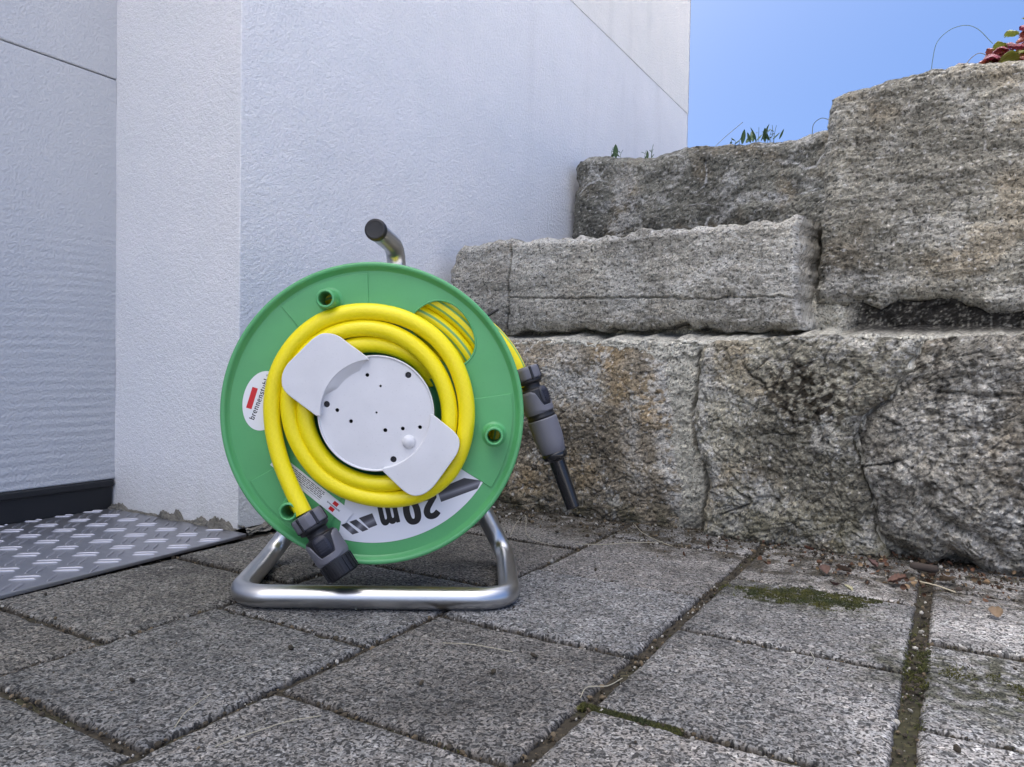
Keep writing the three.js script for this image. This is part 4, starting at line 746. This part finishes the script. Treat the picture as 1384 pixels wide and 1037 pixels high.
function plant(name, label, pos, leaves, mats, group) {
  const p = thing(name, label, 'plant', group); p.position.set(...pos);
  leaves.forEach(([x, z, len, wid, yaw, lean, bend, mi]) => { len *= 0.85; wid *= 0.85; const g = leafGeo(len, wid, bend, 0.5); const m = mesh('leaf', g, mats[mi || 0], p); m.position.set(x, 0, z); m.rotation.set(0, 0, 0); m.rotation.order = 'YXZ'; m.rotation.y = yaw; m.rotation.x = lean; });
  const r = rng(Math.round(pos[0] * 1e4)), n = leaves.length, st = [];
  for (let k = 0; k < n; k++) { const x = (r() - 0.5) * 0.02 * n / 2, h = 0.010 + 0.022 * r(), c = new THREE.CatmullRomCurve3([[x, -0.01, 0], [x + 0.004 * (r() - 0.5), h * 0.5, 0], [x + 0.014 * (r() - 0.5), h, 0.004 * (r() - 0.5)]].map(q => new THREE.Vector3(...q))); st.push(new THREE.TubeGeometry(c, 8, 0.0005, 4)); const m = mesh('leaf', leafGeo(0.007 + 0.008 * r(), 0.0018 + 0.0016 * r(), 0.8, 0.5), mats[Math.floor(r() * mats.length)], p); m.position.set(x, h * 0.6, 0); m.rotation.order = 'YXZ'; m.rotation.set(0.4 + r(), r() * 6.28, 0); }
  mesh('stem', st, mats[mats.length - 1], p);
  return p;
}
const gl = [leafM([0.07, 0.13, 0.05]), leafM([0.10, 0.16, 0.07])];
plant('leafy_weed', 'green narrow-leaved weed on top of the set-back upper stone against the sky', [0.432, 0.709, -0.975], [[-0.02, 0.004, 0.030, 0.007, 2.9, 0.4, 0.6, 0], [0.016, -0.004, 0.034, 0.006, 0.2, 0.25, 0.5, 0], [0.034, 0.004, 0.024, 0.0055, 1.8, 0.55, 0.5, 1], [-0.006, 0.006, 0.036, 0.006, 3.6, 0.2, 0.6, 1], [-0.03, 0, 0.036, 0.0065, 0.6, 0.15, 0.5, 0], [-0.012, 0, 0.028, 0.005, -0.4, 0.3, 0.5, 1], [0.0, 0, 0.040, 0.0055, -0.9, 0.1, 0.7, 0], [0.010, 0.004, 0.044, 0.005, 1.2, 0.35, 0.4, 1], [0.026, 0, 0.026, 0.006, -0.5, 0.5, 0.5, 0], [0.002, 0.01, 0.024, 0.006, 2.4, 0.5, 0.5, 1], [0.046, 0, 0.026, 0.004, 1.0, 0.4, 0.4, 0], [-0.045, 0.006, 0.022, 0.006, 2.0, 0.7, 0.4, 1]], gl);
plant('leafy_weed', 'small dark weed beside the white wall on the upper stone', [0.112, 0.716, -0.975], [[0, 0, 0.036, 0.008, 0.3, 0.05, 0.4, 0], [-0.014, 0, 0.024, 0.007, 1.4, 0.5, 0.5, 0], [0.012, 0.004, 0.020, 0.006, -1.0, 0.6, 0.5, 1]], gl);
plant('leafy_weed', 'tiny grey-green weed tuft on the upper stone right of the small dark weed', [0.19, 0.704, -0.975], [[0, 0, 0.022, 0.004, 0.3, 0.3, 0.4, 1], [0.008, 0, 0.016, 0.004, 2.4, 0.4, 0.5, 1], [-0.008, 0, 0.014, 0.004, 1.4, 0.5, 0.5, 0]], gl);
{
  const p = thing('red_leaved_plant', 'red and green leaved plant creeping over the tall right stone', 'plant'); p.position.set(0.848, 0.619, -0.525);
  const r = rng(5), ms = [leafM([0.36, 0.06, 0.10], 0.4), leafM([0.42, 0.11, 0.07], 0.4), leafM([0.30, 0.34, 0.05], 0.45)];
  for (let k = 0; k < 150; k++) { const f = r(), x = -0.045 + 0.14 * f + 0.012 * r(), h = 0.002 + 0.066 * Math.min(1, f * 1.7) * r(); const g = leafGeo(0.019 + 0.013 * r(), 0.009 + 0.005 * r(), 0.9, 0.6, 0.12, r); const m = mesh('leaf', g, ms[Math.floor(r() * 3)], p); m.position.set(x, h, (r() - 0.5) * 0.05); m.rotation.order = 'YXZ'; m.rotation.set(0.6 + r() * 1.1, r() * 6.28, 0); }
  const st = new THREE.TubeGeometry(new THREE.CatmullRomCurve3([[-0.05, 0.004, 0], [-0.01, 0.02, 0.01], [0.04, 0.045, 0], [0.09, 0.05, -0.01]].map(q => new THREE.Vector3(...q))), 24, 0.0016, 6); mesh('stem', st, mat([0.16, 0.03, 0.03], 0.6), p);
}
function stalk(name, label, cat, pts, r0, c, group) {
  const g = new THREE.TubeGeometry(new THREE.CatmullRomCurve3(pts.map(p => new THREE.Vector3(...p))), 40, group ? r0 * 0.7 : r0, 5); const o = mesh(name, g, mat(c, 0.7), null); o.name = numbered(name); return tag(o, label, cat, group);
}
stalk('grass_blade', 'thin grass blade arching against the sky above the tall right stone', 'grass', [[0.7668, 0.6161, -0.515], [0.7690, 0.6542, -0.515], [0.7743, 0.6776, -0.515], [0.7891, 0.6903, -0.515], [0.8061, 0.6924, -0.515], [0.8188, 0.6860, -0.515], [0.8379, 0.6617, -0.515]], 0.00042, [0.10, 0.14, 0.07]);
stalk('grass_blade', 'short grass blade leaning over the left edge of the red-leaved plant', 'grass', [[0.7997, 0.6224, -0.515], [0.8124, 0.6458, -0.515], [0.8230, 0.6521, -0.515], [0.8336, 0.6458, -0.515], [0.8463, 0.6352, -0.515]], 0.0005, [0.20, 0.16, 0.08]);
stalk('grass_blade', 'dry grass blade leaning left from the weed on the upper stone', 'grass', [[0.335, 0.700, -0.97], [0.36, 0.722, -0.97], [0.405, 0.752, -0.965]], 0.0006, [0.28, 0.26, 0.16]);
stalk('grass_blade', 'curled dark grass blade at the right end of the upper stone', 'grass', [[0.545, 0.700, -0.96], [0.548, 0.726, -0.96], [0.562, 0.735, -0.96], [0.580, 0.728, -0.96]], 0.0007, [0.09, 0.10, 0.06]);
const GS = 'dry straws lying on the paving', SC = [0.34, 0.31, 0.23];
stalk('dry_straw', 'long pale straw lying across two pavers between reel and stone wall', 'straw', [[0.400, 0.004, -0.187], [0.43, 0.003, -0.210], [0.454, 0.004, -0.232], [0.477, 0.005, -0.245], [0.488, 0.004, -0.262]], 0.0007, SC, GS);
stalk('dry_straw', 'pale straw near the wall crossing the long straw', 'straw', [[0.418, 0.006, -0.340], [0.449, 0.004, -0.296], [0.488, 0.003, -0.262], [0.505, 0.003, -0.250]], 0.0006, SC, GS);
stalk('dry_straw', 'bent straw standing up a little behind the right foot of the reel', 'straw', [[0.306, 0.003, -0.186], [0.300, 0.016, -0.215], [0.312, 0.026, -0.215], [0.322, 0.006, -0.200], [0.353, 0.003, -0.176], [0.379, 0.003, -0.171]], 0.0006, SC, GS);
stalk('dry_straw', 'curved white straw on the large paver at right', 'straw', [[0.712, 0.002, 0.030], [0.718, 0.003, 0.052], [0.712, 0.002, 0.086]], 0.0004, [0.42, 0.40, 0.33], GS);
stalk('dry_straw', 'pale straw in the wide joint at the lower middle', 'straw', [[0.604, 0.002, 0.160], [0.600, 0.002, 0.178], [0.590, 0.003, 0.190], [0.592, 0.002, 0.205]], 0.0006, SC, GS);
stalk('dry_straw', 'thin straw on the paver in front of the steel foot', 'straw', [[0.455, 0.002, 0.174], [0.479, 0.003, 0.166], [0.512, 0.002, 0.160]], 0.0005, SC, GS);
stalk('dry_straw', 'long straw at the bottom edge of the paving', 'straw', [[0.440, 0.002, 0.379], [0.445, 0.002, 0.357], [0.454, 0.003, 0.336], [0.464, 0.002, 0.318]], 0.0005, SC, GS);
stalk('dry_straw', 'forked straw on the paver at lower left', 'straw', [[0.400, 0.002, 0.377], [0.390, 0.003, 0.362], [0.379, 0.002, 0.335]], 0.0005, SC, GS);
stalk('dry_straw', 'short thick straw among leaf litter beside the right stone', 'straw', [[0.775, 0.005, -0.240], [0.797, 0.006, -0.225], [0.812, 0.005, -0.214]], 0.0011, [0.5, 0.44, 0.32], GS);

/* ---------- leaf litter, grit, moss ---------- */
function dryLeaf(x, z, s, yaw, c, label) {
  s *= 0.78; c = c.map((v, i) => lerp(v, 0.085, 0.3));
  const r = rng(Math.round(x * 1e4)), g = leafGeo(s, s * 0.42, 0.9, 0.7, 0.12, r); g.rotateX(-1.62); g.rotateZ((r() - 0.5) * 0.7); const o = mesh('dry_leaf', g, mat(c, 0.75, 0, { side: THREE.DoubleSide }), null); o.name = numbered('dry_leaf'); o.position.set(x, 0.0035, z); o.rotation.y = yaw;
  return tag(o, label, 'dry leaf', 'dry leaves below the stone wall');
}
const BR = [0.12, 0.052, 0.03], RD = [0.10, 0.035, 0.026], TN = [0.26, 0.17, 0.09];
dryLeaf(0.690, -0.222, 0.020, 0.4, BR, 'small brown dry leaf left of the curled brown leaf ball');
dryLeaf(0.712, -0.245, 0.024, 2.0, [0.15, 0.09, 0.05], 'curled brown leaf ball on the paver below the middle stone');
dryLeaf(0.704, -0.180, 0.018, 3.1, RD, 'dark red dry leaf at the edge of the moss patch');
dryLeaf(0.722, -0.166, 0.014, 1.1, [0.45, 0.42, 0.24], 'pale yellow dry leaf bit beside the dark red leaf');
dryLeaf(0.750, -0.224, 0.026, 5.0, [0.14, 0.055, 0.028], 'rusty orange dry leaf in front of the right stone');
dryLeaf(0.735, -0.285, 0.022, 0.9, RD, 'dark red dry leaf close against the foot of the right stone');
dryLeaf(0.660, -0.330, 0.016, 2.2, [0.20, 0.07, 0.03], 'orange brown dry leaf at the foot of the middle stone');
dryLeaf(0.797, -0.262, 0.024, 4.2, TN, 'tan dry leaf among straws right of the rusty leaf');
dryLeaf(0.846, -0.150, 0.020, 0.2, TN, 'light brown dry leaf on the far right paver');
dryLeaf(0.165, -0.300, 0.016, 1.0, [0.24, 0.08, 0.03], 'orange dry leaf behind the reel by the left stone');
{
  const bark = new THREE.CapsuleGeometry(0.0042, 0.022, 4, 10), p = bark.attributes.position, r = rng(4); for (let i = 0; i < p.count; i++) { const k = 1 + 0.3 * noise(p.getX(i) * 300, p.getY(i) * 200); p.setXYZ(i, p.getX(i) * k, p.getY(i), p.getZ(i) * k * 0.7); } bark.computeVertexNormals(); bark.rotateZ(1.45);
  const o = mesh('bark_piece', bark, mat([0.055, 0.042, 0.034], 0.95), null); o.name = numbered('bark_piece'); o.position.set(0.782, 0.008, -0.292); o.rotation.y = 0.3; tag(o, 'dark piece of bark against the foot of the right stone', 'bark');
}
const ico = new THREE.IcosahedronGeometry(1, 0);
function scatter(name, n, geo, m, fn, seed) {
  const r = rng(seed), o = new THREE.InstancedMesh(geo, m, n), M = new THREE.Matrix4(), q = new THREE.Quaternion(), e = new THREE.Euler(), c = new THREE.Color(); let k = 0, guard = 0;
  const S = { p: new THREE.Vector3(), s: new THREE.Vector3(), c };
  while (k < n && guard++ < n * 60) { if (!fn(r, S)) continue; q.setFromEuler(e.set(r() * 6.28, r() * 6.28, r() * 6.28)); M.compose(S.p, q, S.s); o.setMatrixAt(k, M); o.setColorAt(k, c); k++; }
  o.count = k; o.name = numbered(name); o.castShadow = o.receiveShadow = true; o.userData.kind = 'stuff'; scene.add(o); return o;
}
const inJoint = (x, z) => { for (let i = 0; i < COLS.length; i++) { const [a, b, zs] = COLS[i]; if (x > a && x < b) { for (const q of zs) if (Math.abs(z - q) < 0.0045) return true; return false; } } return true; };
const gritMat = mat([1, 1, 1], 0.95);
scatter('grit', 9000, ico, gritMat, (r, S) => {
  let x = 0.03 + r() * 0.98, z = -0.385 + r() * 0.87; const near = sm(-0.15, -0.36, z), j = inJoint(x, z);
  if (!j && r() > 0.004 + 0.45 * near * near) return false;
  const s = (j ? 0.0005 : 0.0006) + Math.pow(r(), 5) * 0.0022; S.p.set(x, j ? -0.0028 + 0.0012 * r() : 0.001 + s * 0.4, z); S.s.set(s * (0.7 + 0.6 * r()), s * (0.5 + 0.4 * r()), s * (0.7 + 0.6 * r()));
  const t = r(), k = 0.7 + 0.6 * r(); if (t < 0.10) S.c.setRGB(0.36 * k, 0.34 * k, 0.30 * k); else if (t < 0.35) S.c.setRGB(0.12 * k, 0.09 * k, 0.055 * k); else S.c.setRGB(0.045 * k, 0.036 * k, 0.024 * k); return true;
}, 21);
const flake = (() => { const g = leafGeo(1, 0.45, 0.9, 0.8, 0.15, rng(8)); g.rotateX(-1.5); return g; })();
scatter('leaf_litter', 480, flake, mat([1, 1, 1], 0.9, 0, { side: THREE.DoubleSide }), (r, S) => {
  const x = 0.52 + r() * 0.45, u = Math.pow(r(), 2.2), z = -0.372 + 0.16 * u + 0.10 * sm(0.70, 0.9, x) * r(); if (r() > 0.25 + 0.75 * sm(0.58, 0.74, x)) return false;
  const s = 0.0022 + 0.0062 * Math.pow(r(), 2.5); S.p.set(x, 0.0022 + 0.002 * r(), z); S.s.set(s, s * 0.7, s); const t = r(), k = 0.6 + 0.7 * r();
  if (t < 0.35) S.c.setRGB(0.11 * k, 0.055 * k, 0.03 * k); else if (t < 0.6) S.c.setRGB(0.22 * k, 0.15 * k, 0.085 * k); else if (t < 0.8) S.c.setRGB(0.05 * k, 0.035 * k, 0.025 * k); else S.c.setRGB(0.10 * k, 0.05 * k, 0.03 * k); return true;
}, 55);
const tuft = (() => { const g = []; for (let k = 0; k < 5; k++) { const c = new THREE.ConeGeometry(0.22, 1.6, 3, 1, true); c.translate(0, 0.7, 0); c.rotateZ((k - 2) * 0.35); c.rotateY(k * 1.3); g.push(c); } return mergeGeometries(g.map(q => q.toNonIndexed())); })();
scatter('moss', 15000, tuft, mat([1, 1, 1], 0.95), (r, S) => {
  const t = r(); let x, z, d = 0.55;
  if (t < 0.40) { x = 0.60 + r() * 0.16; z = -0.175 + r() * 0.085; d = sm(1.0, 0.35, Math.hypot((x - 0.682) / 0.085, (z + 0.128 - (x - 0.68) * -0.14) / 0.040) - 0.9 * fbm(x * 38, z * 38, 3)) * (0.25 + 0.75 * sm(-0.15, 0.2, noise(x * 130, z * 130))); }
  else if (t < 0.55) { x = 0.777 + r() * 0.018; z = -0.13 + r() * 0.27; d = 0.55 * sm(0.075, 0.0, Math.abs(z - 0.015) + 0.07 * fbm(x * 70, z * 70, 3)) * sm(-0.2, 0.3, noise(x * 150, z * 150)) + 0.25 * sm(0.1, 0.35, fbm(x * 30, z * 30, 2)); }
  else if (t < 0.66) { x = 0.594 + r() * 0.07; z = 0.2055 + r() * 0.007; d = 0.9 - (x - 0.594) * 9; }
  else if (t < 0.80) { x = 0.80 + r() * 0.12; z = -0.02 + r() * 0.08; d = 0.5 * sm(1, 0.2, Math.hypot((x - 0.845) / 0.06, (z - 0.02) / 0.04)) * sm(0.0, 0.3, fbm(x * 45, z * 45, 3)); }
  else { x = 0.4 + r() * 0.55; z = -0.38 + r() * 0.8; if (!inJoint(x, z)) { if (z > -0.27) return false; d = 0.35 * sm(0.0, 0.3, fbm(x * 20, z * 20, 3)); } else d = sm(0.0, 0.35, fbm(x * 14, z * 14, 3)) * 0.7; }
  if (r() > d) return false;
  const s = 0.0007 + 0.0016 * r() * r(), j = inJoint(x, z); S.p.set(x, j ? -0.0018 : 0.0002, z); S.s.set(s, s * 0.9, s);
  const k = 0.35 + 0.95 * r(), y = fbm(x * 45, z * 45, 3); S.c.setRGB((0.075 + 0.07 * y) * k, (0.080 + 0.05 * y) * k, 0.020 * k); return true;
}, 33);

renderer.render(scene, camera);
